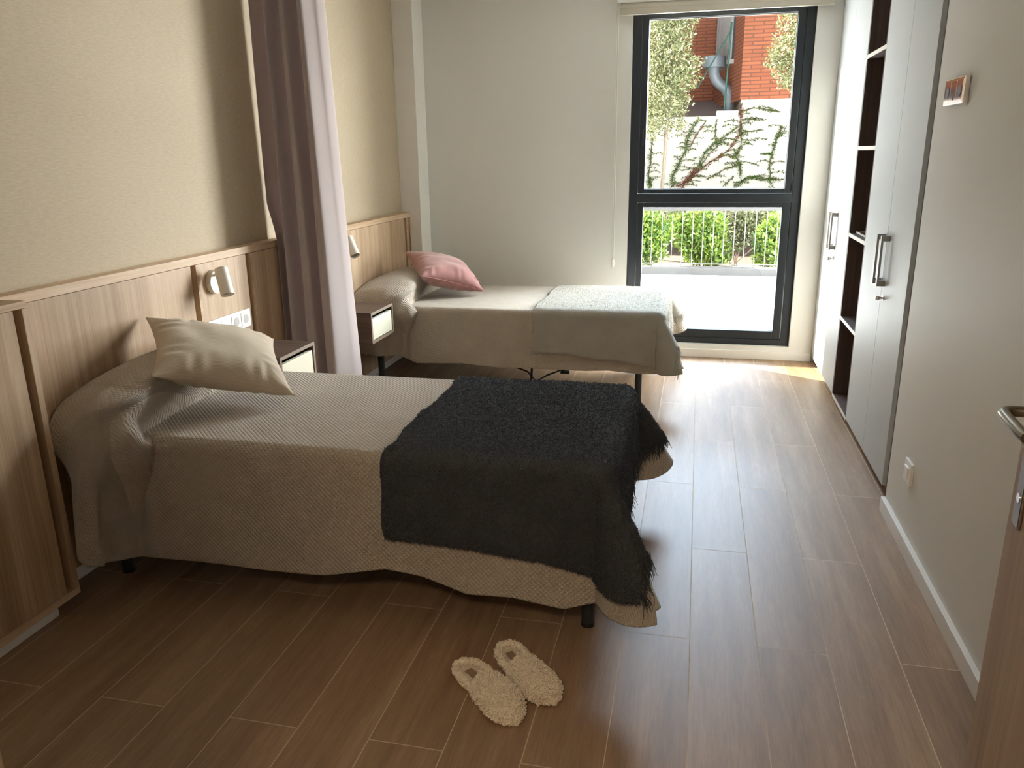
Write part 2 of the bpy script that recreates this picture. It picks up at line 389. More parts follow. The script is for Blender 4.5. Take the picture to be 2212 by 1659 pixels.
# ================================================================== THE ROOM
XL, XR, YB, ZC = -2.155, 0.775, 5.756, 2.60
YO = 6.20                                        # outer face of the window wall
OX0, OX1, OZ0, OZ1 = -0.525, 0.640, 0.094, 2.335   # window opening
tag(box('floor', (-2.5, 1.5, -1.6, 5.80, -0.06, 0.0), 'floor_boards'), kind='structure')
tag(box('ceiling', (-2.5, 1.5, -1.6, 6.3, ZC, ZC + 0.15), 'ceiling_white'), kind='structure')
tag(box('wall_left', (XL - 0.2, XL, 0.4, YB + 0.02, 0, ZC), 'wallpaper'), kind='structure')
tag(BM().box(XL, -2.005, 5.546, YB, 0, ZC, bev=0.003).build('trim_1', 'pillar_lit_white'), kind='structure')
w_ = BM()
w_.box(XL - .2, OX0, YB, 5.87, 0, ZC); w_.box(XL - .2, -0.78, 5.87, YO, 0, ZC); w_.box(-0.78, OX0, 5.87, YO, -0.1, OZ0); w_.box(-0.78, OX0, 5.87, YO, 2.42, ZC); w_.box(OX1, 1.5, YB, YO, 0, ZC)
w_.box(OX0, OX1, YB, YO, -0.1, OZ0); w_.box(OX0, OX1, YB, 5.87, OZ1, ZC); w_.box(OX0, OX1, 5.87, YO, 2.42, ZC)
# the facade outside carries on above and to both sides
fa_ = BM(); fa_.box(-7, -2.6, YO - .1, YO, -.2, 6.0); fa_.box(1.6, 7, YO - .1, YO, -.2, 6.0); fa_.box(-2.6, 1.6, YO - .1, YO, 2.75, 6.0)
tag(fa_.build('wall_outside', 'facade_white'), kind='structure')
tag(w_.build('wall_back', 'paint_white'), kind='structure')
tag(box('wall_right', (XR, XR + 0.10, 0.4, 3.262, 0, ZC), 'paint_white'), kind='structure')
tag(BM().box(1.42, 1.5, 3.2, YB, 0, ZC).box(XR + .1, 1.5, 3.20, 3.262, 0, ZC).build('wall_right', 'paint_white'), kind='structure')
# doorway wall behind, camera stands in the doorway; a corridor beyond
f_ = BM(); f_.box(XL - .2, -0.70, 0.40, 0.50, 0, ZC); f_.box(0.50, XR + .1, 0.40, 0.50, 0, ZC); f_.box(-0.70, 0.50, 0.40, 0.50, 2.1, ZC)
tag(f_.build('wall_front', 'paint_white'), kind='structure')
tag(BM().box(-1.6, -1.5, -1.6, .4, 0, ZC).box(1.4, 1.5, -1.6, .4, 0, ZC).box(-1.6, 1.5, -1.7, -1.6, 0, ZC).build('wall_corridor', 'paint_white'), kind='structure')
tag(BM().box(-0.745, -0.685, 0.385, 0.512, 0, 2.12, bev=.002).box(0.485, 0.53, 0.385, 0.512, 0, 2.12, bev=.002).box(-0.745, 0.53, 0.385, 0.512, 2.08, 2.14, bev=.002)
    .build('trim_2', 'wood_door'), kind='structure')
# skirtings
tag(box('baseboard_right', (0.757, XR, 0.52, 3.262, 0, 0.06), 'skirting_white', bev=0.0015), kind='structure')
tag(box('baseboard_back', (-2.005, 0.79, YB - 0.016, YB, 0, 0.06), 'skirting_white', bev=0.0015), kind='structure')
tag(BM().box(XL, -2.135, 1.883, 5.546, 0, 0.06, bev=.0015).box(XL, -2.03, 0.52, 1.883, 0, 0.065, bev=.0015).build('baseboard_left', 'skirting_white'), kind='structure')

# ---- window
FY0, FY1 = 5.79, 5.865
win = bpy.data.objects.new('window_1', None); COL.objects.link(win); win.location = (0.055, FY0, 0.094); ORG['window_1'] = np.array((0.055, FY0, 0.094))
tag(win, kind='structure')
gx0, gx1 = -0.417, 0.529
fr = BM()
fr.box(OX0, -0.465, FY0, FY1, OZ0, OZ1, bev=.003); fr.box(0.580, OX1, FY0, FY1, OZ0, OZ1, bev=.003)
fr.box(-0.465, 0.580, FY0, FY1, 2.318, OZ1); fr.box(-0.465, 0.580, FY0, FY1, OZ0, 0.135, bev=.003); fr.box(-0.465, 0.580, FY0, FY1, 1.100, 1.160, bev=.003)
fr.build('frame', 'frame_dark', win)
sa = BM(); y0 = FY0 + 0.004; y1 = FY1 - 0.012
sa.box(-0.462, gx0, y0, y1, 1.163, 2.320, bev=.004); sa.box(gx1, 0.577, y0, y1, 1.163, 2.320, bev=.004)
sa.box(gx0, gx1, y0, y1, 2.298, 2.320, bev=.002); sa.box(gx0, gx1, y0, y1, 1.163, 1.192, bev=.004)
sash = sa.build('sash', 'frame_dark', win)
sb = BM(); y0b = FY0 + 0.006
sb.box(-0.462, gx0 - .004, y0b, y1, 0.138, 1.097, bev=.004); sb.box(gx1 - .006, 0.577, y0b, y1, 0.138, 1.097, bev=.004)
sb.box(gx0 - .004, gx1 - .006, y0b, y1, 1.066, 1.097, bev=.004); sb.box(gx0 - .004, gx1 - .006, y0b, y1, 0.138, 0.197, bev=.004)
sash2 = sb.build('sash', 'frame_dark', win)
box('pane', (gx0 - .005, gx1 + .005, 5.826, 5.832, 1.188, 2.302), 'glass_pane', sash)
box('pane', (gx0 - .009, gx1 - .001, 5.826, 5.832, 0.192, 1.070), 'glass_pane', sash2)
g_ = BM()
for (a, b_, c_, d_) in ((gx0, gx0 + .004, 1.192, 2.298), (gx1 - .004, gx1, 1.192, 2.298), (gx0, gx1, 1.192, 1.197), (gx0, gx1, 2.293, 2.298)):
    g_.box(a, b_, 5.815, 5.826, c_, d_)
g_.build('glazing_bead', 'plastic_grey', sash)
BM().box(-0.447, -0.434, FY0 - .006, FY0 + .004, 1.49, 1.60, bev=.004).build('handle', 'frame_dark', sash)
hg = BM()
for z in (1.21, 2.26): hg.cyl((0.5785, FY0 - .004, z - .03), (0.5785, FY0 - .004, z + .03), .005)
hg.build('hinge', 'frame_dark', sash, True)

# ---- roller blind with its cassette, bottom bar and bead chain
bl = thing('roller_blind', (0.06, 5.70, 2.31), 'rolled-up beige roller blind across the top of the window', 'blind')
BM().box(-0.625, 0.735, 5.655, 5.752, 2.385, 2.47, bev=.012).build('cassette', 'blind_fabric', bl, True)
BM().cyl((-0.60, 5.70, 2.372), (0.722, 5.70, 2.372), .026, n=24).build('fabric_roll', 'blind_beige', bl, True)
BM().box(-0.606, 0.727, 5.685, 5.712, 2.313, 2.36, bev=.008).build('bottom_bar', 'blind_beige', bl, True)
ch = BM(); ch.tube([(-0.618, 5.735, z) for z in np.linspace(2.42, 0.70, 12)], .0032, 8); ch.tube([(-0.630, 5.742, z) for z in np.linspace(2.42, 0.72, 12)], .0028, 8)
chain = ch.build('pull_cord', 'cord_white', bl, True)
BM().sphere((-0.622, 5.737, 0.675), .013, (1, .7, 2.6)).build('cord_weight', 'plastic_white', chain, True)

# ---- wooden wall cladding, headboard height
hb = thing('wall_panelling', (-2.12, 3.7, 0.06), 'long ash wood headboard panelling behind both beds', 'headboard')
def vgroove(parts, x0, x1, z0, z1, name, parent, mat='wood_ash'):
    for (ya, yb) in parts: box(name, (x0, x1, ya, yb, z0, z1), mat, parent, bev=0.0012)
vgroove([(1.94, 2.898), (2.928, 3.322), (3.352, 5.432), (5.462, 5.520)], XL, -2.092, 0.075, 1.012, 'panel', hb)
box('backing', (XL, -2.118, 1.94, 5.54, 0.078, 1.01), 'wood_ash', hb)
box('top_rail', (XL, -2.088, 1.94, 5.545, 1.014, 1.047), 'wood_ash_long', hb, bev=.0015)
box('end_strip', (XL, -2.088, 5.532, 5.545, 0.075, 1.012), 'wood_ash', hb, bev=.001)
for ya in (3.354, 2.930, 5.464): box('groove_strip', (-2.093, -2.089, ya, ya + .018, 0.075, 1.012), 'wood_ash_long', hb)
nb = thing('wall_panelling', (-2.07, 1.3, 0.06), 'thicker ash wood panel box at the left edge, nearest the camera', 'wall panel')
box('panel', (XL, -1.985, 0.52, 1.885, 0.088, 1.020), 'wood_ash', nb)
box('top_rail', (XL, -1.980, 0.52, 1.935, 1.022, 1.043), 'wood_ash_long', nb, bev=.0015)
box('bottom_rail', (XL, -1.980, 0.52, 1.935, 0.063, 0.086), 'wood_ash_long', nb, bev=.0015)
box('end_strip', (XL, -1.980, 1.913, 1.935, 0.087, 1.021), 'wood_ash', nb, bev=.0015)
box('backing', (XL, -2.015, 1.886, 1.912, 0.087, 1.021), 'wood_walnut_edge', nb)

# ---- reading lights
def sconce(y, top, bot, label):
    t_ = thing('reading_light', (-2.09, y, 0.88), label, 'wall lamp', 'reading lights over the beds')
    zc = (0.926)
    BM().cyl((-2.0915, y, zc), (-2.070, y, zc), .053, .051, n=40).build('wall_plate', 'lamp_white', t_, True)
    box('switch', (-2.0705, -2.067, y + .008, y + .011, zc - .042, zc - .026), 'plastic_dark', t_)
    top, bot = Vector(top), Vector(bot); ax = (bot - top).normalized(); hp = top + ax * 0.028
    BM().tube([(-2.072, y + .002, zc + .03), (-2.055, y - .003, zc + .034), tuple(hp)], .008).build('arm', 'lamp_white', t_, True)
    s_ = BM().cyl(top, bot, .0285, n=36, caps=False)
    s_.cyl(top, top - ax * .003, .0285, .0255, n=36); s_.cyl(bot - ax * .0005, bot - ax * .012, .0285, .0240, n=36, caps=False)
    sh = s_.build('lamp_shade', 'lamp_white', t_, True)
    BM().cyl(bot - ax * .012, bot - ax * .009, .025, n=30).build('lens', 'lamp_lens', sh, True)
sconce(3.045, (-2.030, 3.020, 0.985), (-1.989, 2.986, 0.880), 'white adjustable reading light above the near bed, left of the curtain')
sconce(4.31, (-2.028, 4.320, 0.985), (-1.968, 4.275, 0.888), 'white adjustable reading light above the far bed, half hidden by curtain')

# ---- socket strip over the near bedside unit
so = thing('socket_plate', (-2.085, 3.12, 0.68), 'white four-gang socket and switch strip on the headboard', 'socket')
SY = [2.965, 3.045, 3.125, 3.205, 3.283]
BM().box(-2.0915, -2.078, SY[0] - .006, SY[4] + .006, 0.680, 0.763, bev=.003).build('frame', 'plastic_white', so)
for k in range(4):
    g = (SY[k] + .003, SY[k + 1] - .003)
    if k == 0:
        BM().box(-2.079, -2.072, g[0], g[1], 0.689, 0.754, bev=.004).build('rocker_switch', 'plastic_white', so)
    elif k == 1:
        md = BM().box(-2.079, -2.0755, g[0], g[1], 0.689, 0.754, bev=.0015).build('data_outlet', 'plastic_white', so)
        box('port', (-2.0765, -2.0745, g[0] + .030, g[0] + .046, 0.698, 0.718), 'plastic_dark', md)
    else:
        md = BM().box(-2.079, -2.0755, g[0], g[1], 0.689, 0.754, bev=.0015).build('power_outlet', 'plastic_white', so)
        yc = (g[0] + g[1]) / 2
        rc = BM().cyl((-2.0765, yc, .7215), (-2.0745, yc, .7215), .021, n=30).build('socket_face', 'plastic_grey', md, True)

# ---- bedside units fixed to the headboard
def bedside(y0, y1, label):
    x0, x1, z0, z1 = -2.088, -1.788, 0.425, 0.602
    t_ = thing('bedside_unit', ((x0 + x1) / 2, (y0 + y1) / 2, z0), label, 'bedside table', 'floating bedside units on the headboard')
    k = .016
    c = BM().box(x0, x1, y0, y1, z1 - k, z1, bev=.0008).box(x0, x1, y0, y1, z0, z0 + k, bev=.0008)
    c.box(x0, x1, y0, y0 + k, z0 + k, z1 - k).box(x0, x1, y1 - k, y1, z0 + k, z1 - k).box(x0, x0 + k, y0 + k, y1 - k, z0 + k, z1 - k)
    ca = c.build('carcass', 'wood_walnut', t_)
    e = BM().box(x1, x1 + .0012, y0, y1, z1 - k, z1).box(x1, x1 + .0012, y0, y1, z0, z0 + k).box(x1, x1 + .0012, y0, y0 + k, z0 + k, z1 - k).box(x1, x1 + .0012, y1 - k, y1, z0 + k, z1 - k)
    e.build('edge_band', 'wood_walnut_edge', ca)
    dr = BM().box(x1 - .022, x1 - .003, y0 + k + .003, y1 - k - .003, z0 + k + .003, z1 - k - .022, bev=.001).build('drawer', 'drawer_cream', t_)
    box('drawer_box', (x0 + .03, x1 - .022, y0 + .03, y1 - .03, z0 + .025, z1 - .07), 'wood_walnut', dr)
bedside(3.010, 3.337, 'dark walnut floating bedside unit beside the near bed, mostly hidden')
bedside(4.025, 4.355, 'dark walnut floating bedside unit with cream drawer beside the far bed')

# ---- fitted wardrobe wall on the right
DX = 0.795; BZ = 0.030; TZ = 2.56
def slab(name, y0, y1, parent):
    return BM().box(DX, DX + .019, y0 + .0015, y1 - .0015, BZ + .012, TZ - .002, bev=.001).build(name, 'laminate_grey', parent)
def pull(y, parent):
    h = BM().box(DX - .036, DX - .026, y - .009, y + .009, 0.848, 1.072, bev=.001)
    h.box(DX - .028, DX, y - .009, y + .009, 0.848, 0.872, bev=.001).box(DX - .028, DX, y - .009, y + .009, 1.048, 1.072, bev=.001)
    h.build('handle', 'metal_brushed', parent)
def lock(y, z, parent):
    BM().cyl((DX - .004, y, z), (DX + .001, y, z), .011, n=20).cyl((DX - .018, y, z), (DX - .004, y, z), .006, n=16).box(DX - .034, DX - .018, y - .002, y + .002, z - .010, z + .010, bev=.001).build('lock', 'chrome', parent, True)
def wardrobe(y0, ym, y1, label, hy, lk):
    t_ = thing('wardrobe', (DX + .3, (y0 + y1) / 2, 0.0), label, 'wardrobe', 'wardrobes along the right wall')
    k = .02
    BM().box(DX + .02, DX + .58, y0, y0 + k, BZ, TZ).box(DX + .02, DX + .58, y1 - k, y1, BZ, TZ).box(DX + .02, DX + .58, y0 + k, y1 - k, TZ - k, TZ).box(DX + .02, DX + .58, y0 + k, y1 - k, BZ, BZ + k).box(DX + .57, DX + .58, y0 + k, y1 - k, BZ + k, TZ - k).build('carcass', 'side_panel', t_)
    d1 = slab('door', y0, ym, t_); d2 = slab('door', ym, y1, t_)
    pull(hy[0], d1); pull(hy[1], d2)
    lock(lk, 0.795, d1)
    box('plinth', (DX + .035, DX + .05, y0, y1, 0.0, BZ), 'side_panel', t_)
    return t_
wardrobe(3.425, 3.862, 4.335, 'light grey two-door wardrobe nearest the camera, right wall', (3.812, 3.900), 3.800)
wardrobe(4.808, 5.282, 5.752, 'light grey two-door wardrobe in the corner beside the window', (5.225, 5.325), 5.222)
ow = thing('open_shelf_unit', (DX + .3, 4.57, 0.0), 'tall narrow open shelf niche in dark wood between the wardrobes', 'shelf unit')
y0, y1, k = 4.337, 4.806, .018
BM().box(DX + .001, DX + .5, y0, y0 + k, BZ, TZ).box(DX + .001, DX + .5, y1 - k, y1, BZ, TZ).box(DX + .49, DX + .5, y0 + k, y1 - k, BZ, TZ).box(DX + .001, DX + .5, y0 + k, y1 - k, TZ - k, TZ).build('carcass', 'wood_wenge', ow)
for z in (0.030, 0.498, 0.972, 1.438, 1.902):
    s_ = box('shelf', (DX + .003, DX + .49, y0 + k, y1 - k, z, z + .020), 'wood_wenge', ow)
    box('shelf_edge', (DX + .0005, DX + .003, y0 + .001, y1 - .001, z, z + .020), 'edge_cream', s_)
box('plinth', (DX + .035, DX + .05, y0, y1, 0.0, BZ), 'side_panel', ow)
cs = thing('small_tray', (DX + .12, 4.50, 0.992), 'thin pale-edged tray on the open shelf level with the door handles', 'tray')
BM().box(DX + .03, DX + .17, 4.46, 4.77, 0.992, 0.996, bev=.001).build('base', 'wood_wenge', cs)
BM().box(DX + .03, DX + .034, 4.46, 4.77, 0.996, 1.004).box(DX + .166, DX + .17, 4.46, 4.77, 0.996, 1.004).box(DX + .034, DX + .166, 4.766, 4.77, 0.996, 1.004).box(DX + .034, DX + .166, 4.46, 4.464, 0.996, 1.004).build('rim', 'edge_cream', cs)

# ---- sockets on the right wall
cp = thing('chrome_socket_plate', (XR - .01, 3.0, 1.577), 'polished chrome socket plate high on the right wall', 'socket')
BM().box(XR - .018, XR, 2.895, 3.105, 1.577, 1.660, bev=.002).build('frame', 'chrome', cp)
for k_, (a, b_) in enumerate(((3.032, 3.098), (2.968, 3.031), (2.902, 2.967))):
    md = BM().box(XR - .0195, XR - .017, a, b_, 1.584, 1.653, bev=.0008).build('module', 'chrome', cp)
    yc = (a + b_) / 2
    if k_ == 1: box('port', (XR - .0205, XR - .019, yc - .006, yc + .004, 1.592, 1.610), 'plastic_dark', md)
    else: BM().cyl((XR - .0205, yc, 1.618), (XR - .019, yc, 1.618), .0195, n=28).build('socket_face', 'plastic_dark', md, True)
lp = thing('wall_switch', (XR - .005, 2.97, 0.25), 'small white wall outlet low on the right wall', 'outlet')
BM().box(XR - .011, XR, 2.925, 3.012, 0.248, 0.332, bev=.002).build('frame', 'plastic_white', lp)
BM().box(XR - .017, XR - .010, 2.946, 2.992, 0.268, 0.312, bev=.003).build('insert', 'plastic_white', lp)

# ---- the open door at the right edge
HX, HY, EX, EY = 0.478, 0.66, 0.547, 1.50
dl = thing('door_1', (HX, HY, 0.0), 'brown wood room door standing open at the right edge', 'door')
dv = Vector((EX - HX, EY - HY, 0)).normalized(); dn = Vector((dv.y, -dv.x, 0))
def doorpt(s, n_, z): p = Vector((HX, HY, z)) + dv * s + dn * n_; return p
DL = math.hypot(EX - HX, EY - HY)
def dbox(s0, s1, n0, n1, z0, z1, name, mat, parent, bev=0.001):
    m_ = BM().box(s0, s1, n0, n1, z0, z1, bev=bev)
    for v in m_.bm.verts: v.co = doorpt(v.co.x, v.co.y, v.co.z)
    return m_.build(name, mat, parent)
dbox(0, DL, 0, .04, 0.008, 2.06, 'leaf', 'wood_door', dl)
dbox(DL - .075, DL - .035, -.006, 0, 0.79, 1.03, 'escutcheon', 'metal_brushed', dl, .004)
BM().cyl(doorpt(DL - .055, -.007, 0.845), doorpt(DL - .055, -.004, 0.845), .009, n=16).build('key_cylinder', 'chrome', dl, True)
zh = 1.004
pts = [doorpt(DL - .055, -.004, zh), doorpt(DL - .055, -.030, zh), doorpt(DL - .056, -.042, zh), doorpt(DL - .062, -.051, zh), doorpt(DL - .074, -.056, zh), doorpt(DL - .10, -.057, zh), doorpt(DL - .14, -.057, zh), doorpt(DL - .185, -.057, zh), doorpt(DL - .20, -.054, zh)]
BM().tube(pts, .0095, 16).build('lever_handle', 'handle_bronze', dl, True)

# ================================================================== BEDS
def interp(x, pts): return np.interp(x, [p[0] for p in pts], [p[1] for p in pts])
class Bed:
    def __init__(s, xh, xf, yn, yf, zt, hem, crease, peak, yshift):
        s.xh, s.xf, s.yn, s.yf, s.zt, s.hem, s.crease, s.peak, s.ys = xh, xf, yn, yf, zt, hem, crease, peak, yshift
R0 = 0.035
def side(d, R, fl):
    d = np.maximum(d, 0); a = np.minimum(d / R, PI / 2); e = np.maximum(d - R * PI / 2, 0)
    return R * np.sin(a) + e * np.sin(fl), R * (1 - np.cos(a)) + e * np.cos(fl)
def hump(B, u, v):
    """pillow under the spread"""
    vc = (B.yn + B.yf) / 2; wv = (B.yf - B.yn) / 2 * 1.22
    q = np.clip(np.abs((v - vc) / wv), 0, 1); g = (1 - q ** 3.0) ** 0.6
    xc = B.crease - 0.055 * (1 - q ** 2)
    tt = np.clip((xc - u) / (xc - B.xh), 0, 1)
    f = np.where(tt < .40, np.maximum(1 - (1 - tt / .40) ** 2.4, 0) ** .6, 1 - .25 * ((tt - .40) / .60) ** 1.6)
    return B.peak * f * (0.35 + 0.65 * g)
def drape(B, u, v, off, wave, flc=0.58, fl=0.05, tip=0.10, pillow=True, Rb=None, seed=0.0, dsm=1.0):
    R = R0 + off if Rb is None else Rb
    df = np.maximum(u - B.xf, 0); dn = np.maximum(B.yn - v, 0); db = np.maximum(v - B.yf, 0)
    ds = np.maximum(dn, db); sg = np.where(db > 0, 1.0, -1.0)
    r = np.hypot(df, ds); phi = np.arctan2(ds, df + 1e-12); phi = np.where(r > 0, phi, 0)
    uc = np.minimum(u, B.xf); vcl = np.clip(v, B.yn, B.yf)
    r = np.where((df > 0) & (ds > 0), np.maximum(df, ds) * (1 + tip * np.sin(2 * phi) ** 2), r)
    drop = np.clip(r / 0.42, 0, 1.4)
    wv = wave * drop * (np.sin(u * 9.5 + seed) * .55 + np.sin(u * 4.1 + 1.3 + seed) * .6) * np.where(ds > 0, 1, 0)
    wv = wv + wave * drop * np.sin(v * 11 + seed) * .6 * np.where(df > 0, 1, 0)
    cor = np.sin(2 * phi) ** 2 * (df > 0) * (ds > 0)
    out, down = side(r, R, fl + flc * cor)
    out = out + wv * (1 - cor)
    hx = hump(B, uc, vcl) if pillow else 0.0
    x = uc + out * np.where(df > 0, np.cos(phi), 0); y = vcl + sg * out * np.where(ds > 0, np.sin(phi), 0)
    z = B.zt + off + hx - down
    if pillow:
        q_ = np.clip(np.abs((vcl - (B.yn + B.yf) / 2) / ((B.yf - B.yn) / 2 * 1.22)), 0, 1); xc_ = B.crease - .055 * (1 - q_ ** 2)
        s_ = np.clip((xc_ - uc) / (xc_ - B.xh) / .40, 0, 1); x = x + .070 * np.sin(PI * s_) * (1 - smooth01(ds / .15))
    # beside the pillow the spread bulges outward and folds over the plain part
    if pillow:
        t = np.clip(ds / np.maximum(dsm, 1e-6), 0, 1)
        a0, a1, a2, a3 = (1 - t) ** 3, 3 * t * (1 - t) ** 2, 3 * t * t * (1 - t), t ** 3
        x = x + .055 * np.exp(-((u - (B.crease - .10 * t + .004)) / .022) ** 2) * (ds > 0) * (1 - smooth01((t - .35) / .3)) * smooth01(t * 6)
        zh = B.zt - dsm + .02 + B.lift * smooth01((B.crease - .03 - u) / .26)
        yo = a1 * .15 + a2 * .20 + a3 * B.flap
        zz = a0 * (B.zt + hx) + a1 * (B.zt + hx - .015) + a2 * (B.zt - .06) + a3 * zh
        ut = B.crease + .015 - 0.10 * t; wd = .022 + .22 * smooth01((t - .45) / .45)
        uq = (u - (ut - .085 - .05 * t)) / .05
        yo = yo + (.040 * np.exp(-uq ** 2) - .010 * smooth01((ut - .13 - u) / .08)) * smooth01(t * 4) * (1 - .5 * t)
        yo = yo * np.where(db > 0, B.farside, 1.0)
        k = smooth01((ut - u) / wd + .2) * (ds > 0)
        y = y * (1 - k) + (vcl + sg * yo) * k
        z = z * (1 - k) + zz * k
        x = x + k * B.shift * t ** 3
        k2 = np.exp(-((u - ut - .012) / .018) ** 2) * (ds > 0) * (1 - smooth01((t - .3) / .35)); y = y - sg * k2 * .016 * np.clip(t * 8, 0, 1)
        z = z - (1 - k) * (ds > 0) * hx * smooth01(ds / .12)
    return np.stack([x, y, z], -1)
def nrm_grid(P):
    gu = np.gradient(P, axis=0); gv = np.gradient(P, axis=1); n = np.cross(gu, gv); return norm(n)
def spread(B, label, seed, limit=None):
    nu, nv = 330, 300
    dh = 0.40
    s = np.linspace(0, 1, nu)
    U = B.xh + s * (B.xf + B.footdrop - B.xh)
    a = 0.46
    tv = np.linspace(-a, (B.yf - B.yn) + a, nv)
    UU = np.repeat(U[:, None], nv, 1); TT = np.repeat(tv[None, :], nu, 0)
    hemz = interp(UU, B.hem); full = (B.zt - hemz) + R0 * (PI / 2 - 1)
    hx = hump(B, np.minimum(UU, B.xf), np.full_like(UU, B.yn))
    VV = np.where(TT < 0, B.yn + TT / a * (full + 0 * hx), np.where(TT > B.yf - B.yn, B.yf + (TT - (B.yf - B.yn)) / a * full, B.yn + TT))
    P = drape(B, UU, VV, 0.0, 0.010, seed=seed, dsm=full)
    if limit is not None: P = limit(P)
    # diagonal lattice relief so the quilting shows at the outline too
    n = nrm_grid(P); 
    lv = np.cumsum(np.linalg.norm(np.diff(P, axis=1, prepend=P[:, :1]), axis=-1), 1); lv = lv - lv[:, nv // 2:nv // 2 + 1]
    lu = np.cumsum(np.linalg.norm(np.diff(P[:, nv // 2], axis=0, prepend=P[:1, nv // 2]), axis=-1))[:, None] + 0 * lv
    F = grid_faces(nu, nv); uv = np.stack([lu, lv], -1).reshape(-1, 2)
    o = fast_mesh('bedspread', P.reshape(-1, 3), F[:, ::-1] if n[nu // 2, nv // 2, 2] < 0 else F, 'bedspread_beige', None, True, uvs=uv)
    tag(o, label, 'bedspread', 'waffle bedspreads')
    sm = o.modifiers.new('thick', 'SOLIDIFY'); sm.thickness = 0.007; sm.offset = -1
    return o
def bedframe(B, label, legs):
    t_ = thing('bed', ((B.xh + B.xf) / 2, (B.yn + B.yf) / 2, 0), label, 'bed', 'single beds')
    BM().box(B.xh + .02, B.xf + .005, B.yn, B.yf, 0.33, B.zt - .012, bev=.02).build('mattress', 'mattress_cloth', t_)
    BM().box(B.xh + .03, B.xf - .01, B.yn + .02, B.yf - .02, 0.27, 0.325, bev=.003).build('bed_base', 'metal_dark', t_)
    for (x, y) in legs:
        lg = BM().cyl((x, y, 0.012), (x, y, 0.275), .021, n=24).build('leg', 'metal_dark', t_, True)
        BM().cyl((x, y, 0.0), (x, y, 0.013), .022, n=24).build('foot_cap', 'black_rubber', lg, True)
        BM().cyl((x - .03, y, 0.235), (x + .03, y, 0.235), .005, n=10).build('bolt', 'metal_brushed', lg, True)
    return t_
B1 = Bed(-2.082, -0.285, 2.145, 2.945, 0.562,
         [(-2.1, .125), (-2.03, .118), (-1.84, .130), (-1.66, .130), (-1.42, .126), (-1.17, .132), (-.96, .170), (-.84, .157), (-.69, .116), (-.54, .127), (-.38, .106), (-.29, .136), (-.1, .15)],
         -1.800, 0.205, 0)
B1.flap = 0.245; B1.shift = 0.05; B1.lift = .085; B1.farside = .22
B1.footdrop = 0.40
B2 = Bed(-2.082, -0.235, 4.535, 5.385, 0.552,
         [(-2.1, .25), (-1.82, .25), (-1.70, .200), (-1.41, .213), (-1.19, .196), (-.92, .20), (-.65, .203), (-.51, .21), (-.32, .196), (-.1, .215)],
         -1.730, 0.165, 0)
B2.flap = 0.16; B2.shift = 0.04; B2.lift = .02; B2.farside = .6
B2.footdrop = 0.33
bedframe(B1, 'near single bed on dark metal legs, under a beige bedspread and charcoal throw', [(-.318, 2.185), (-2.00, 2.185), (-.318, 2.90), (-2.00, 2.90)])
bedframe(B2, 'far single bed on dark metal legs beside the window wall', [(-.338, 4.60), (-1.985, 4.60), (-.338, 5.33), (-1.985, 5.33)])
def lim1(P):
    x, y = P[..., 0], P[..., 1]
    xm = -2.084 + .118 * smooth01((2.01 - y) / .06)
    P[..., 0] = np.where(x < -1.80, xm + (np.maximum(x, -2.084) + 2.084) * (-1.80 - xm) / .284, x)
    P[..., 1] = np.where(x < -1.780, np.minimum(y, 2.994), y)
    return P
def lim2(P):
    P[..., 1] = np.where((P[..., 0] < -1.782), np.maximum(P[..., 1], 4.362), P[..., 1]); P[..., 0] = np.maximum(P[..., 0], -2.084); return P
spread(B1, 'beige waffle-quilted bedspread hanging over the near bed', 0.4, lim1)
spread(B2, 'beige waffle-quilted bedspread hanging over the far bed by the window', 2.1, lim2)

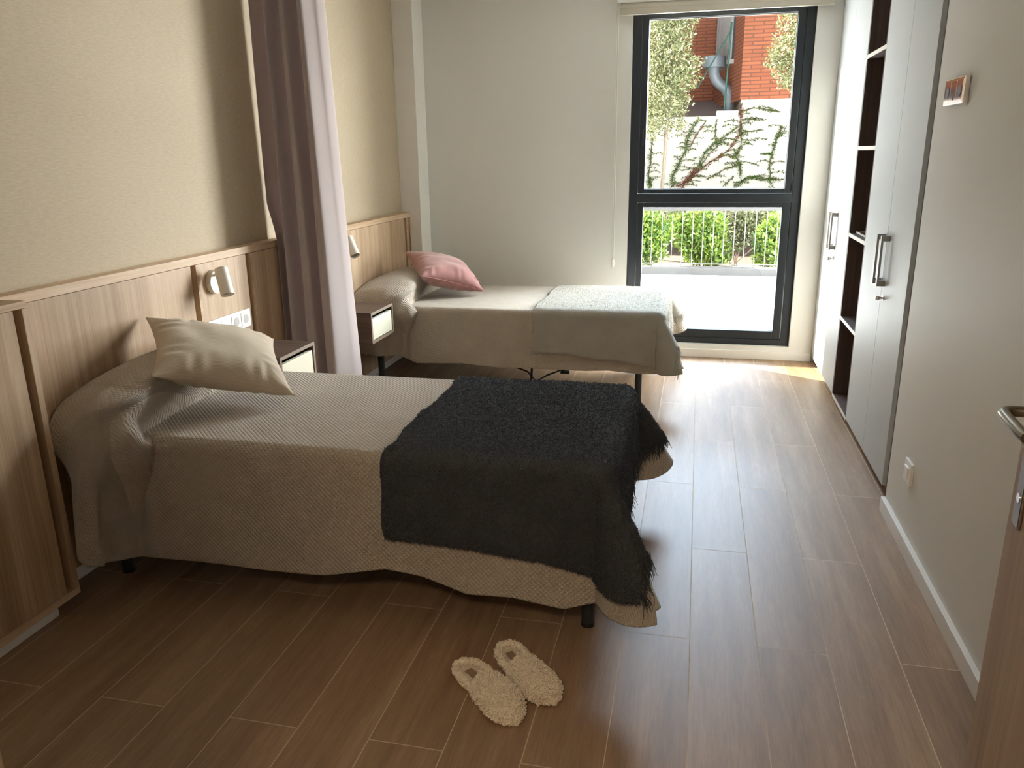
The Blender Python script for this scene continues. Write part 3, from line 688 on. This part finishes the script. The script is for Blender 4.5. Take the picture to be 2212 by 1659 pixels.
# ---- throws over the foot of each bed
def throw(B, x0, hemn, hemf, foot, mat, fuzzmat, name, label, group, nfuzz, seed, frl, rum):
    nu, nv = 260, 300
    off = 0.010
    xe = B.xf + foot
    U = np.linspace(x0, xe, nu); a = 0.30; tv = np.linspace(-a, (B.yf - B.yn) + a, nv)
    UU = np.repeat(U[:, None], nv, 1); TT = np.repeat(tv[None, :], nu, 0)
    edge = 0.006 * np.sin(TT * 13 + seed) + 0.004 * np.sin(TT * 31)
    UU = UU + edge * (1 - (UU - x0) / (xe - x0))
    hz = interp(UU, hemn); full = (B.zt + off - hz) + R0 * (PI / 2 - 1); ff = hemf
    VV = np.where(TT < 0, B.yn + TT / a * full, np.where(TT > B.yf - B.yn, B.yf + (TT - (B.yf - B.yn)) / a * ff, B.yn + TT))
    P = drape(B, UU, VV, off, 0.010, flc=0.62, fl=0.055, tip=0.13, pillow=False, seed=seed)
    n = nrm_grid(P); s = 1 if n[10, nv // 2, 2] > 0 else -1; n = n * s
    # keep it clear of the bedspread and give the pile its lumps
    lump = 0
    for k, (fu, fv, am) in enumerate(((61, 43, .0018), (113, 97, .0018), (190, 170, .0010))):
        lump = lump + am * np.sin(UU * fu + 3 * np.sin(VV * fv * .3) + k) * np.sin(VV * fv + 2 * np.sin(UU * fu * .4))
    for (cx, cy, rx, ry, am) in rum:
        lump = lump + am * np.exp(-((UU - cx) / rx) ** 2 - ((VV - cy) / ry) ** 2)
    r = np.hypot(np.maximum(UU - B.xf, 0), np.maximum(np.maximum(B.yn - VV, VV - B.yf), 0))
    lump = lump * (1.0 if 'dark' in mat else 0.35)
    P = P + n * (0.004 + lump + 0.006 * np.clip(r / .2, 0, 1))[..., None]
    F = grid_faces(nu, nv); uv = np.stack([UU, VV], -1).reshape(-1, 2)
    o = fast_mesh(name, P.reshape(-1, 3), F if s > 0 else F[:, ::-1], mat, None, True, uvs=uv)
    tag(o, label, 'blanket', group)
    sm = o.modifiers.new('thick', 'SOLIDIFY'); sm.thickness = 0.006; sm.offset = -1
    # pile: short curled threads over the whole cloth
    iu = RNG.random(nfuzz) * (nu - 1.01); iv = RNG.random(nfuzz) * (nv - 1.01)
    a0, b0 = iu.astype(int), iv.astype(int); fu, fv = (iu - a0)[:, None], (iv - b0)[:, None]
    pp = P[a0, b0] * (1 - fu) * (1 - fv) + P[a0 + 1, b0] * fu * (1 - fv) + P[a0, b0 + 1] * (1 - fu) * fv + P[a0 + 1, b0 + 1] * fu * fv
    nn = n[a0, b0]
    tang = RNG.normal(0, 1, (nfuzz, 3)); dd = nn * 0.35 + tang * 0.7; dd = dd + nn * np.maximum(0, .15 - (dd * nn).sum(-1, keepdims=True))
    p_ = strands('pile', pp + nn * .0005, dd, frl[0], frl[1], fuzzmat, o, seg=4, curl=0.55)
    p_['kind'] = 'stuff'
    # fringe along the foot edge
    nf = 330; jv = np.linspace(2, nv - 3, nf).astype(int)
    base = np.repeat(P[nu - 1, jv], 3, 0) + RNG.normal(0, .002, (nf * 3, 3))
    dirn = norm(np.repeat(norm(P[nu - 1, jv] - P[nu - 6, jv]), 3, 0) + np.array([0, 0, -.6]))
    fr_ = strands('fringe', base, dirn, 0.055, frl[1] * 1.5, fuzzmat, o, seg=6, curl=0.24, droop=0.45)
    fr_['kind'] = 'stuff'
    # loose threads along the two cut hems
    ju = np.linspace(0, nu - 1, 260).astype(int)
    for col in (0, nv - 1):
        base = P[ju, col]; dirn = norm(P[ju, col] - P[ju, 3 if col == 0 else nv - 4])
        if col == 0: hb_, hd_ = base, dirn
        else: hb_ = np.concatenate([hb_, base]); hd_ = np.concatenate([hd_, dirn])
    hm = strands('hem_threads', np.repeat(hb_, 3, 0), np.repeat(hd_, 3, 0), 0.008, frl[1], fuzzmat, o, seg=3, curl=0.5); hm['kind'] = 'stuff'
    return o
throw(B1, -0.950, [(-.95, .282), (-.69, .279), (-.45, .262), (-.32, .235), (-.2, .22)], 0.30, 0.27, 'throw_dark', 'fuzz_dark', 'throw_blanket',
      'charcoal boucle throw with fringe over the foot of the near bed', 'throws at the bed feet', 46000, 0.7, (0.0065, 0.001),
      [(-.74, 2.50, .05, .006, -.006), (-.75, 2.53, .04, .006, .006), (-.42, 2.47, .06, .006, -.006), (-.43, 2.50, .05, .007, .006), (-.55, 2.66, .07, .006, -.006), (-.6, 2.35, .06, .007, .005), (-.74, 2.43, .05, .006, -.006), (-.35, 2.36, .05, .006, -.005), (-.5, 2.75, .06, .006, .005)])
throw(B2, -0.960, [(-.96, .302), (-.75, .305), (-.6, .275), (-.45, .275), (-.3, .245), (-.2, .225)], 0.30, 0.22, 'throw_white', 'fuzz_white', 'throw_blanket',
      'cream boucle throw over the foot of the far bed', 'throws at the bed feet', 16000, 3.0, (0.0045, 0.0008),
      [(-.72, 4.72, .012, .25, .006), (-.55, 5.0, .02, .3, .004)])

# ---- cushions
def cushion(name, A, Bc, D, th, mat, label, plump=1.0, seed=1, fold=0.0, pipe=True):
    A, Bc, D = map(np.array, (A, Bc, D)); Cc = Bc + D - A; ctr = (A + Bc + D + Cc) / 4
    eu = (Bc - A) / 2; ev = (D - A) / 2; n = norm(np.cross(eu, ev)[None])[0]
    if n[2] < 0: n = -n
    N_ = 90; s = np.linspace(-1, 1, N_); s = np.sign(s) * (1 - (1 - np.abs(s)) ** 1.35)
    u, v = np.meshgrid(s, s, indexing='ij')
    c = 0.11
    uu = u * (1 - c * (1 - v ** 2) ** 1.0 * np.abs(u) ** 2); vv = v * (1 - c * (1 - u ** 2) * np.abs(v) ** 2)
    ed = (1 - np.abs(u) ** 2.6) * (1 - np.abs(v) ** 2.6)
    t_ = th / 2 * ed ** 0.52
    rs = np.random.RandomState(seed); wr = 0
    for k in range(7):
        a = rs.rand() * 6.28; f = rs.uniform(7, 15); wr = wr + np.sin((u * math.cos(a) + v * math.sin(a)) * f + rs.rand() * 6) / 7
    # gathers radiating from seams and corners
    edge = np.maximum(np.abs(u), np.abs(v)); al = np.where(np.abs(u) > np.abs(v), v, u)
    gath = np.sin(al * 16 + 2 * np.sin(al * 7 + seed)) * smooth01((edge - .45) / .35) * (1 - smooth01((edge - .93) / .07))
    tt = t_ * (1 + .06 * wr) + .0028 * gath * plump
    rot = np.sin(u * 2.2 + .4) * .01
    def pt(sgn): return ctr + uu[..., None] * eu + vv[..., None] * ev + n * (sgn * tt + rot * ed + fold * (u * v))[..., None]
    top, bot = pt(1), pt(-1)
    V = np.concatenate([top.reshape(-1, 3), bot.reshape(-1, 3)]); F = grid_faces(N_, N_)
    uv = np.concatenate([np.stack([u * .22, v * .22], -1).reshape(-1, 2)] * 2)
    if np.dot(np.cross(eu, ev), n) < 0: F1, F2 = F[:, ::-1], F + N_ * N_
    else: F1, F2 = F, F[:, ::-1] + N_ * N_
    o = fast_mesh(name, V, np.concatenate([F1, F2]), mat, None, True, uvs=uv)
    tag(o, label, 'cushion')
    bmm = bmesh.new(); bmm.from_mesh(o.data); bmesh.ops.remove_doubles(bmm, verts=bmm.verts, dist=1e-4); bmm.to_mesh(o.data); bmm.free()
    # seam round the edge
    ring = np.concatenate([top[:, 0], top[-1, 1:], top[::-1, -1][1:], top[0, ::-1][1:]])[::3]
    BM().tube([tuple(p) for p in ring], .0028, 6).build('seam', mat, o, True)
    return o
cushion('cushion', (-1.800, 2.205, .742), (-1.458, 2.520, .600), (-2.075, 2.565, .862), .155, 'cushion_cord', 'beige corduroy cushion leaning on the pillow of the near bed', seed=3)
cushion('cushion', (-1.712, 4.68, .715), (-1.380, 4.945, .583), (-1.945, 5.025, .822), .175, 'cushion_pink', 'dusty pink velvet cushion on the far bed', plump=0.7, seed=5)

# ================================================================== CURTAIN
cu = thing('curtain', (-1.93, 3.70, 0.02), 'mauve floor-length divider curtain gathered between the two beds', 'curtain')
cu.location.x = -1.93
def curtain():
    nx, nz = 260, 60
    # plan of the gathered cloth: x, y at the top (ceiling) and at the bottom
    key = [(-2.105, 3.60), (-2.085, 3.665), (-2.055, 3.70), (-2.035, 3.64), (-2.010, 3.60), (-1.985, 3.66), (-1.968, 3.72), (-1.945, 3.66), (-1.925, 3.605), (-1.900, 3.63), (-1.885, 3.70), (-1.868, 3.74), (-1.845, 3.66), (-1.820, 3.62), (-1.790, 3.635), (-1.762, 3.70), (-1.750, 3.76), (-1.765, 3.80)]
    k = np.array(key); k[:, 0] = -2.105 + (k[:, 0] + 2.105) * .82; tt = np.linspace(0, len(k) - 1, nx)
    # catmull-rom
    def cr(k, t):
        i = np.clip(t.astype(int), 0, len(k) - 2); f = (t - i)[:, None]
        p0 = k[np.maximum(i - 1, 0)]; p1 = k[i]; p2 = k[i + 1]; p3 = k[np.minimum(i + 2, len(k) - 1)]
        return .5 * ((2 * p1) + (-p0 + p2) * f + (2 * p0 - 5 * p1 + 4 * p2 - p3) * f ** 2 + (-p0 + 3 * p1 - 3 * p2 + p3) * f ** 3)
    c = cr(k, tt); Z = np.linspace(2.56, 0.02, nz); V = []
    ctr = c.mean(0)
    for z in Z:
        h = (2.56 - z) / 2.54
        s = np.array([0.97 + .22 * h, 1.0 + .5 * h])
        p = ctr + (c - ctr) * s + np.array([-.005 + .012 * h, 0.02 * h])
        p[:, 1] += .010 * np.sin(tt * 3.9 + .6 * z) ; p[:, 0] += .006 * np.sin(tt * 1.3 + z * 2.2) * h; p[:, 1] += .012 * np.sin(tt * .8 + z * 1.7) * h
        p[:, 0] = np.maximum(p[:, 0], -2.080 - .060 * float(smooth01((z - 1.02) / .35)))
        V.append(np.column_stack([p, np.full(nx, z)]))
    o = fast_mesh('curtain_cloth', np.concatenate(V), grid_faces(nz, nx), 'curtain_mauve', cu, True)
    sm = o.modifiers.new('thick', 'SOLIDIFY'); sm.thickness = 0.0015
curtain()
rl = BM().box(-2.15, 0.60, 3.668, 3.692, 2.575, 2.60, bev=.002).build('curtain_rail', 'plastic_white'); tag(rl, 'white ceiling rail carrying the mauve curtain', 'curtain rail')

# ================================================================== SLIPPERS
def slipper(heel, toe, wid, label, mirror=1, seed=0):
    heel, toe = Vector((*heel, 0)), Vector((*toe, 0)); ax = (toe - heel); Ls = ax.length; ax.normalize(); ay = Vector((-ax.y, ax.x, 0))
    t_ = thing('slipper', tuple((heel + toe) / 2), label, 'slipper', 'pair of fluffy slippers')
    def W(s):  # half width along the length 0..1
        return wid / 2 * np.interp(s, [0, .03, .09, .2, .4, .6, .75, .88, .95, .985, 1], [.0, .42, .68, .82, .84, .97, 1.0, .86, .58, .32, 0])
    def pt(s, t, z): 
        p = heel + ax * (Ls * s) + ay * (t + mirror * .008 * math.sin(s * 3)); return (p.x, p.y, z)
    ss = 0.5 - 0.5 * np.cos(np.linspace(0, PI, 40))
    # sole
    V, F = [], []
    outl = [(s, W(s)) for s in ss] + [(s, -W(s)) for s in ss[::-1][1:-1]]
    n = len(outl)
    for z, k in ((0.0, .96), (.006, 1.0), (.016, 1.0), (.022, .94)):
        V += [pt(.5 + (s - .5) * k, w * k, z) for s, w in outl]
    for r in range(3):
        F += [(r * n + i, r * n + (i + 1) % n, (r + 1) * n + (i + 1) % n, (r + 1) * n + i) for i in range(n)]
    V.append(pt(.5, 0, 0.022)); V.append(pt(.5, 0, 0.0))
    F3 = [(3 * n + i, 3 * n + (i + 1) % n, 4 * n) for i in range(n)] + [((i + 1) % n, i, 4 * n + 1) for i in range(n)]
    sole = mesh('sole', V, F + F3, 'fleece_cream', t_, True)
    # upper: dome from mid foot to toe
    nu, nv = 34, 40; U_ = []
    for i in range(nu):
        a = i / (nu - 1)
        for j in range(nv):
            th = PI * j / (nv - 1)
            s = .40 + .60 * (1 - (1 - a) ** 1.3) - .06 * (1 - a) * abs(math.cos(th)) ** 2 * -1
            s = min(s, .999); wv = float(W(s)) * 1.06 + .002
            h = float(np.interp(s, [.38, .5, .65, .8, .92, .98, 1], [.050, .056, .057, .051, .040, .026, .008]))
            U_.append(pt(s, wv * math.cos(th) * (1.0 + .05 * math.sin(th)), .004 + h * math.sin(th) ** .72))
    up = mesh('upper', U_, grid_faces(nu, nv)[:, ::-1], 'fleece_cream', t_, True)
    so_ = up.modifiers.new('thick', 'SOLIDIFY'); so_.thickness = .008; so_.offset = -1
    # fluffy rim, heel rim and insole
    ns = 5200; P_, D_ = [], []
    Ua = np.array(U_).reshape(nu, nv, 3); nn = nrm_grid(Ua); mid = nn[nu // 2, nv // 2]
    if mid[2] < 0: nn = -nn
    a0 = RNG.integers(0, nu, ns); b0 = RNG.integers(1, nv - 1, ns)
    P_.append(Ua[a0, b0] + RNG.normal(0, .002, (ns, 3))); D_.append(nn[a0, b0])
    # rim of the mouth and heel edge
    th = RNG.random(900) * PI
    bi = (th / PI * (nv - 1)).astype(int); P_.append(Ua[0, bi] + RNG.normal(0, .002, (900, 3))); D_.append(nn[0, bi] + RNG.normal(0, .4, (900, 3)))
    for k in range(1500):
        s = RNG.random() * .52; sg = 1 if RNG.random() < .5 else -1; w_s = float(W(s))
        p = np.array(pt(s, sg * w_s * (1 - .10 * RNG.random()), .008 + .016 * RNG.random())); q = np.array(pt(s, 0, .01))
        dd = (p - q); dd[2] = .012; 
        if s < .06: dd = dd - np.array(ax) * .03
        P_.append(p[None]); D_.append(dd[None] / np.linalg.norm(dd))
    rim = [pt(s_, float(W(s_)) * .93, .026 + .004 * math.sin(s_ * 9)) for s_ in (.46, .38, .3, .22, .15, .09, .045)] + [pt(.02, 0.012, .03), pt(.02, -0.012, .03)] + [pt(s_, -float(W(s_)) * .93, .026) for s_ in (.045, .09, .15, .22, .3, .38, .46)]
    BM().tube(rim, .0095, 10).build('heel_rim', 'fleece_cream', t_, True)
    rp = np.array(rim); k_ = RNG.integers(0, len(rim) - 1, 1500); f_2 = RNG.random((1500, 1)); dd2 = norm(RNG.normal(0, 1, (1500, 3)) + np.array([0, 0, .5]))
    P_.append(rp[k_] * (1 - f_2) + rp[k_ + 1] * f_2 + dd2 * .009); D_.append(dd2)
    strands('fleece', np.concatenate(P_), np.concatenate(D_), 0.0065, 0.0028, 'fleece_cream', up, seg=4, curl=1.1, sides=4)['kind'] = 'stuff'
    ni = 1500; s = RNG.uniform(.04, .48, ni); tt = RNG.uniform(-.82, .82, ni) * np.array([float(W(x)) for x in s])
    ok = ~((np.abs(s - .23) < .10) & (np.abs(tt) < .013))
    Pi = np.array([pt(a, b, .023) for a, b in zip(s[ok], tt[ok])])
    strands('insole_fleece', Pi, np.tile([0, 0, 1.0], (len(Pi), 1)), 0.004, 0.0013, 'fleece_cream', sole, seg=3, curl=.8)['kind'] = 'stuff'
    c1 = [pt(.14, -.012, .0235), pt(.32, -.012, .0235), pt(.32, .012, .0235), pt(.14, .012, .0235)]
    c2 = [(a, b, z + .0015) for a, b, z in c1]
    mesh('insole_label', c1 + c2, [(0, 3, 2, 1), (4, 5, 6, 7), (0, 1, 5, 4), (1, 2, 6, 5), (2, 3, 7, 6), (3, 0, 4, 7)], 'insole_label', sole)
slipper((-0.650, 1.878), (-0.440, 1.690), .100, 'left fluffy cream slipper on the floor', 1)
slipper((-0.547, 1.988), (-0.356, 1.788), .100, 'right fluffy cream slipper on the floor', -1)

# ---- cable under the far bed
cb_ = thing('power_cable', (-1.2, 4.9, 0.0), 'black power cable lying loose on the floor under the far bed', 'cable')
BM().tube([(-1.55, 5.05, .262), (-1.47, 5.0, .20), (-1.38, 4.95, .12), (-1.27, 4.9, .09), (-1.17, 4.88, .10), (-1.08, 4.88, .07), (-1.02, 4.88, .006), (-.95, 4.88, .05), (-.86, 4.9, .085), (-.76, 4.9, .10), (-.66, 4.9, .095), (-.62, 4.9, .12), (-.60, 4.92, .262)], .006, 8).build('cable', 'black_rubber', cb_, True)
BM().box(-.86, -.80, 4.87, 4.91, 0.066, 0.082, bev=.004).build('cable_tie', 'black_rubber', cb_)
BM().cyl((-1.055, 4.88, 0.0), (-1.04, 4.88, 0.268), .008, n=12).build('cable_drop', 'black_rubber', cb_, True)

# ================================================================== OUTSIDE
tag(box('terrace_floor', (-7, 7, YO, 9.62, -0.1, 0.03), 'terrace_white'), kind='structure')
tag(box('terrace_curb', (-7, 7, 9.62, 9.80, -0.1, 0.115), 'curb_grey', bev=.005), kind='structure')
tag(box('garden_ground', (-16, 12, 9.80, 26, -0.25, -0.10), 'soil'), kind='structure')
gp = box('gravel_patch', (0.42, 0.72, 10.35, 10.95, -0.10, -0.03), 'terrace_white', bev=.03); tag(gp, 'pale gravel patch of ground between the shrubs behind the railing', 'stone')  # stands for the bright ground showing between the shrubs
rg = thing('railing', (0, 9.7, 0.115), 'terrace railing of thin pale vertical rods with a dark top rail', 'railing')
box('top_rail', (-3, 3.2, 9.675, 9.725, 0.778, 0.812), 'curb_grey', rg, bev=.004)
box('bottom_rail', (-3, 3.2, 9.694, 9.706, 0.150, 0.160), 'steel_light', rg)
xx = -1.4
while xx < 1.9:
    BM().cyl((xx, 9.7, 0.115), (xx, 9.7, 0.79), .0045, n=8).build('rod', 'steel_light', rg, True); xx += 0.1195

# garden wall with the ivy, building behind
tag(box('garden_wall', (-9, 0.60, 15.0, 15.25, -0.2, 2.04), 'render_white'), 'low white garden wall overgrown with ivy, seen through the window', 'wall')
bd = thing('brick_building', (3, 16, 0), 'red brick building with a white base, behind the garden wall', 'building')
def prism(pts, z0, z1):
    n = len(pts); V = [(x, y, z0) for x, y in pts] + [(x, y, z1) for x, y in pts]
    F = [tuple(range(n))[::-1], tuple(range(n, 2 * n))] + [(i, (i + 1) % n, n + (i + 1) % n, n + i) for i in range(n)]
    return V, F
V, F = prism([(0.60, 15.0), (8.0, 14.4), (8.0, 19), (0.605, 19)], -.2, 2.63); mesh('white_base', V, F, 'render_white', bd)
V, F = prism([(0.58, 14.98), (8.0, 14.38), (8.0, 22), (-7.5, 22), (-7.5, 19.8), (0.16, 18.1)], 2.3, 8.6); mesh('brick_walls', V, F, 'brick_red', bd)  # unseen left end lengthened and raised to keep sun off the oblique face
V, F = prism([(-7.5, 15.26), (0.58, 15.26), (0.16, 18.1), (-7.5, 19.8)], 1.8, 2.02); V = [(x, y, z + (.16 * (y - 15.26) if z > 1.9 else 0)) for x, y, z in V]; mesh('flat_roof', V, F, 'roof_grey', bd)
# barred window on the oblique face
p0 = Vector((0.58, 14.98, 0)); p1 = Vector((0.16, 18.1, 0)); fd = (p1 - p0).normalized(); fnv = Vector((-fd.y * -1, fd.x * -1, 0)); fnv = Vector((-abs(fd.y), -abs(fd.x), 0)).normalized()
def obox(s0, s1, n0, n1, z0, z1, name, mat, parent):
    m_ = BM().box(s0, s1, n0, n1, z0, z1)
    for v in m_.bm.verts:
        q = p0 + fd * v.co.x + fnv * v.co.y; v.co = Vector((q.x, q.y, v.co.z))
    return m_.build(name, mat, parent)
wb = obox(.9, 2.7, -.05, .03, 3.05, 4.7, 'window', 'metal_dark', bd)
obox(.85, 2.75, 0, .12, 2.97, 3.05, 'sill', 'bars_white', wb)
for k_ in range(11):
    s0 = .95 + k_ * .165; obox(s0, s0 + .05, .03, .07, 3.05, 4.7, 'bar', 'bars_white', wb)
# duct, pole
dk = thing('ventilation_duct', (0.35, 16.0, 2.0), 'galvanised S-bend vent duct with a flat cap on the roof', 'duct')
BM().tube([(0.43, 16, 2.15), (0.43, 16, 2.33), (0.42, 16, 2.45), (0.36, 16, 2.56), (0.27, 16, 2.63), (0.19, 16, 2.70), (0.14, 16, 2.80), (0.135, 16, 2.90), (0.135, 16, 2.98)], .10, 20).build('pipe', 'galvanised', dk, True)
BM().cyl((0.12, 16, 2.93), (0.12, 16, 3.12), .205, n=28).build('cap', 'galvanised', dk, True)
BM().cyl((0.43, 16, 2.139), (0.43, 16, 2.175), .14, n=24).build('base_plate', 'roof_grey', dk)
pw = thing('green_pole', (0.34, 15.3, 2.0), 'dark green metal pole with a diagonal brace by the duct', 'pole')
BM().cyl((0.33, 15.35, 2.038), (0.375, 15.35, 3.60), .016, n=14).build('post', 'pole_green', pw, True)
BM().cyl((0.365, 15.35, 3.45), (-0.16, 15.6, 2.55), .012, n=12).build('brace', 'pole_green', pw, True)
bx_ = box('masonry_block', (0.20, 0.575, 15.02, 15.25, 2.041, 2.13), 'render_white', bev=.01); tag(bx_, 'small white masonry block at the foot of the green pole', 'block')

def foliage(name, blobs, n, size, mat, parent, asp=.4, up=0.2, holes=0.35):
    tot = sum(b[3] * b[4] * b[5] for b in blobs); Ps = []
    for (x, y, z, rx, ry, rz) in blobs:
        k_ = int(n * rx * ry * rz / tot); d = norm(RNG.normal(0, 1, (k_, 3))); r = RNG.random((k_, 1)) ** .45
        wob = 1 + holes * np.sin(d[:, :1] * 5 + x * 9) * np.sin(d[:, 2:3] * 6 + z * 7)
        Ps.append(np.array([x, y, z]) + d * r * wob * np.array([rx, ry, rz]))
    P = np.concatenate(Ps); D = norm(RNG.normal(0, 1, P.shape) + np.array([0, 0, up]))
    V, F, val = cloud(P, D, size, asp)
    return fast_mesh(name, V, F, mat, parent, False, attr=val)
def tree(label, trunk, blobs, n, size):
    x, y = trunk[0][0], trunk[0][1]
    t_ = thing('tree', (x, y, -.1), label, 'tree')
    if trunk: BM().tube(trunk, [.034 - .014 * i / len(trunk) for i in range(len(trunk))], 12).build('trunk', 'bark', t_, True)
    foliage('foliage', blobs, n, size, 'leaf_grey_green', t_, up=.3)
tree('grey-green olive-like tree on the left of the window view', [(-.60, 12, -.1), (-.575, 12, .8), (-.55, 12, 1.3), (-.53, 12, 1.8), (-.52, 12, 2.6), (-.5, 12, 3.4)],
     [(-.56, 12, 3.25, .44, .4, .5), (-.62, 12, 2.75, .46, .4, .42), (-.28, 12, 2.55, .22, .25, .2), (-.60, 12, 2.3, .42, .38, .38), (-.62, 12, 1.95, .33, .3, .27), (-.40, 12, 2.15, .20, .2, .25), (-.36, 12, 1.80, .10, .15, .13), (-.75, 12, 1.75, .15, .2, .15), (-.6, 12, 3.9, .5, .45, .5)], 26000, .044)
tree('smaller grey-green tree on the right of the window view', [(1.45, 12, -.1), (1.42, 12, 1.2), (1.36, 12, 2.0), (1.25, 12, 2.8), (1.2, 12, 3.4)],
     [(1.25, 12, 3.2, .38, .3, .40), (1.18, 12, 2.75, .40, .3, .36), (1.22, 12, 2.45, .30, .25, .26), (0.90, 12, 2.62, .16, .2, .20), (1.08, 12, 2.36, .16, .15, .13), (1.25, 12, 3.8, .5, .4, .45)], 15000, .043)
def shrub(label, blobs, n, size, mat='leaf_shrub', group='shrubs behind the railing'):
    x, y = blobs[0][0], blobs[0][1]
    t_ = thing('shrub', (x, y, -.1), label, 'shrub', group)
    for k_ in range(5):
        BM().tube([(x + .02 * k_, y, -.1), (x + RNG.normal(0, .1), y + .05, .2), (x + RNG.normal(0, .2), y, .45)], .008, 6).build('stem', 'bark_ivy', t_, True)
    foliage('foliage', blobs, n, size, mat, t_, asp=.5, up=.8, holes=.2)
shrub('bright green leafy shrub at the left behind the railing', [(-.66, 10.35, .36, .30, .25, .32), (-.78, 10.35, .55, .22, .2, .2), (-.52, 10.35, .48, .18, .18, .22)], 5200, .056)
shrub('large bright green shrub in the middle behind the railing', [(.03, 10.7, .33, .32, .25, .34), (-.18, 10.7, .50, .24, .18, .20), (.12, 10.7, .55, .2, .18, .2), (.16, 10.65, .16, .27, .2, .18)], 6500, .056)
shrub('green shrub at the right edge behind the railing', [(.86, 10.5, .32, .20, .25, .32), (.92, 10.5, .52, .17, .2, .18)], 3600, .054)
shrub('pale feathery grass clump behind the shrubs', [(.45, 11.35, .40, .34, .15, .30), (.75, 11.45, .48, .3, .15, .22), (-.3, 11.5, .43, .6, .14, .25)], 9000, .05, 'leaf_grass', 'grasses behind the railing')

# ivy on the garden wall: each strand traced where it grows
IV = [([(.607, 2.204), (.61, 2.012), (.609, 1.72), (.436, 1.467), (.204, 1.31), (-.031, 1.152), (-.187, .99), (-.408, .848)], 'leaf_ivy_red', .030, 1),
      ([(-.097, 2.028), (-.226, 1.795), (-.28, 1.637), (-.293, 1.477), (-.425, 1.237), (-.52, 1.034), (-.492, .849)], 'leaf_ivy', .045, 1),
      ([(.027, 1.967), (-.141, 1.714), (-.233, 1.516)], 'leaf_ivy_red', .012, 0),
      ([(.57, 1.857), (.362, 1.705), (.189, 1.57), (.035, 1.433), (-.018, 1.293), (-.052, 1.152)], 'leaf_ivy', .03, 0),
      ([(.196, 1.982), (.184, 1.669), (.241, 1.549), (.078, 1.392), (-.054, 1.192)], 'leaf_ivy', .018, 0),
      ([(1.313, 1.842), (1.231, 1.65), (1.191, 1.416), (1.15, 1.18), (1.195, .84)], 'leaf_ivy', .035, 1),
      ([(.633, 1.9), (.64, 1.503), (.562, 1.366), (.651, 1.225), (.664, 1.025)], 'leaf_ivy', .035, 1),
      ([(1.422, .959), (1.107, .961), (.865, 1.003), (.708, .964), (.615, .843)], 'leaf_ivy', .035, 0),
      ([(-.884, 1.848), (-.897, 1.648), (-.914, 1.242), (-.939, 1.037), (-.89, .851)], 'leaf_ivy', .025, 2),
      ([(.651, 1.225), (.395, 1.148), (.06, .968)], 'leaf_ivy', .018, 0), ([(.564, 1.025), (.393, .844)], 'leaf_ivy', .02, 0),
      ([(.613, 2.108), (.824, 2.17), (1.06, 2.126), (1.274, 2.092)], 'leaf_ivy', .010, 0), ([(.636, 1.758), (1.007, 1.79)], 'leaf_ivy', .012, 0),
      ([(.622, 1.973), (1.053, 1.953)], 'leaf_ivy', .012, 0), ([(.664, 1.64), (.881, 1.627)], 'leaf_ivy', .010, 0), ([(.808, 1.253), (.971, 1.202)], 'leaf_ivy', .014, 0),
      ([(-.1, 1.15), (-.3, .9), (-.45, .6), (-.5, -.1)], 'leaf_ivy_red', .05, 0), ([(1.2, .84), (1.22, .4), (1.2, -.1)], 'leaf_ivy', .04, 0), ([(-.9, 1.0), (-.95, .5), (-.9, -.1)], 'leaf_ivy', .05, 0),
      ([(.6, .9), (.5, .4), (.5, -.1)], 'leaf_ivy', .04, 0)]
iv_ = thing('ivy', (0.2, 14.97, -.1), 'climbing ivy strands spread over the white garden wall', 'climbing plant')
SEGP = {'leaf_ivy': [], 'leaf_ivy_red': []}; stm = BM()
def wall_y(x): return 14.965 if x < .6 else 14.965 - (x - .6) * .081
for pts, mat, wd, side_ in IV:
    P = np.array(pts); dense = []
    for i in range(len(P) - 1):
        for f in np.linspace(0, 1, 12, endpoint=False): dense.append(P[i] * (1 - f) + P[i + 1] * f)
    dense = np.array(dense); dense += np.cumsum(RNG.normal(0, .0015, dense.shape), 0)
    stm.tube([(x, wall_y(x), z) for x, z in dense], .008, 6)
    Ln = np.linalg.norm(np.diff(dense, axis=0), axis=1).sum(); k_ = int(Ln * wd * 8500)
    j = RNG.integers(0, len(dense), k_); q = dense[j] + RNG.normal(0, wd * .55, (k_, 2))
    SEGP[mat].append(np.column_stack([q[:, 0], [wall_y(x) - .01 - .03 * RNG.random() for x in q[:, 0]], q[:, 1]]))
    if True:
        for s in range(int(Ln / (.08 if side_ else .16))):
            a = dense[int(RNG.random() * len(dense))]; sg = RNG.choice([-1, 1]) if side_ == 2 else (1 if RNG.random() < .6 else -1)
            ln = RNG.uniform(.1, .28); tw = [(a[0] + sg * ln * f, a[1] + .03 * math.sin(f * 3)) for f in np.linspace(0, 1, 5)]
            stm.tube([(x, wall_y(x), z) for x, z in tw], .0035, 5)
            kk = int(ln * 80); f = RNG.random(kk); xx_ = a[0] + sg * ln * f
            SEGP['leaf_ivy'].append(np.column_stack([xx_, [wall_y(x) - .01 for x in xx_], a[1] + .03 * np.sin(f * 3) + RNG.normal(0, .008, kk)]))
stm.build('stem', 'bark_ivy', iv_, True)
for mat, lst in SEGP.items():
    P = np.concatenate(lst); D = norm(RNG.normal(0, 1, P.shape) * np.array([1, .4, 1]) + np.array([0, -.3, -.2])); V, F, val = cloud(P, D, .027, .8)
    o = fast_mesh('leaves', V, F, mat, iv_, False, attr=val)
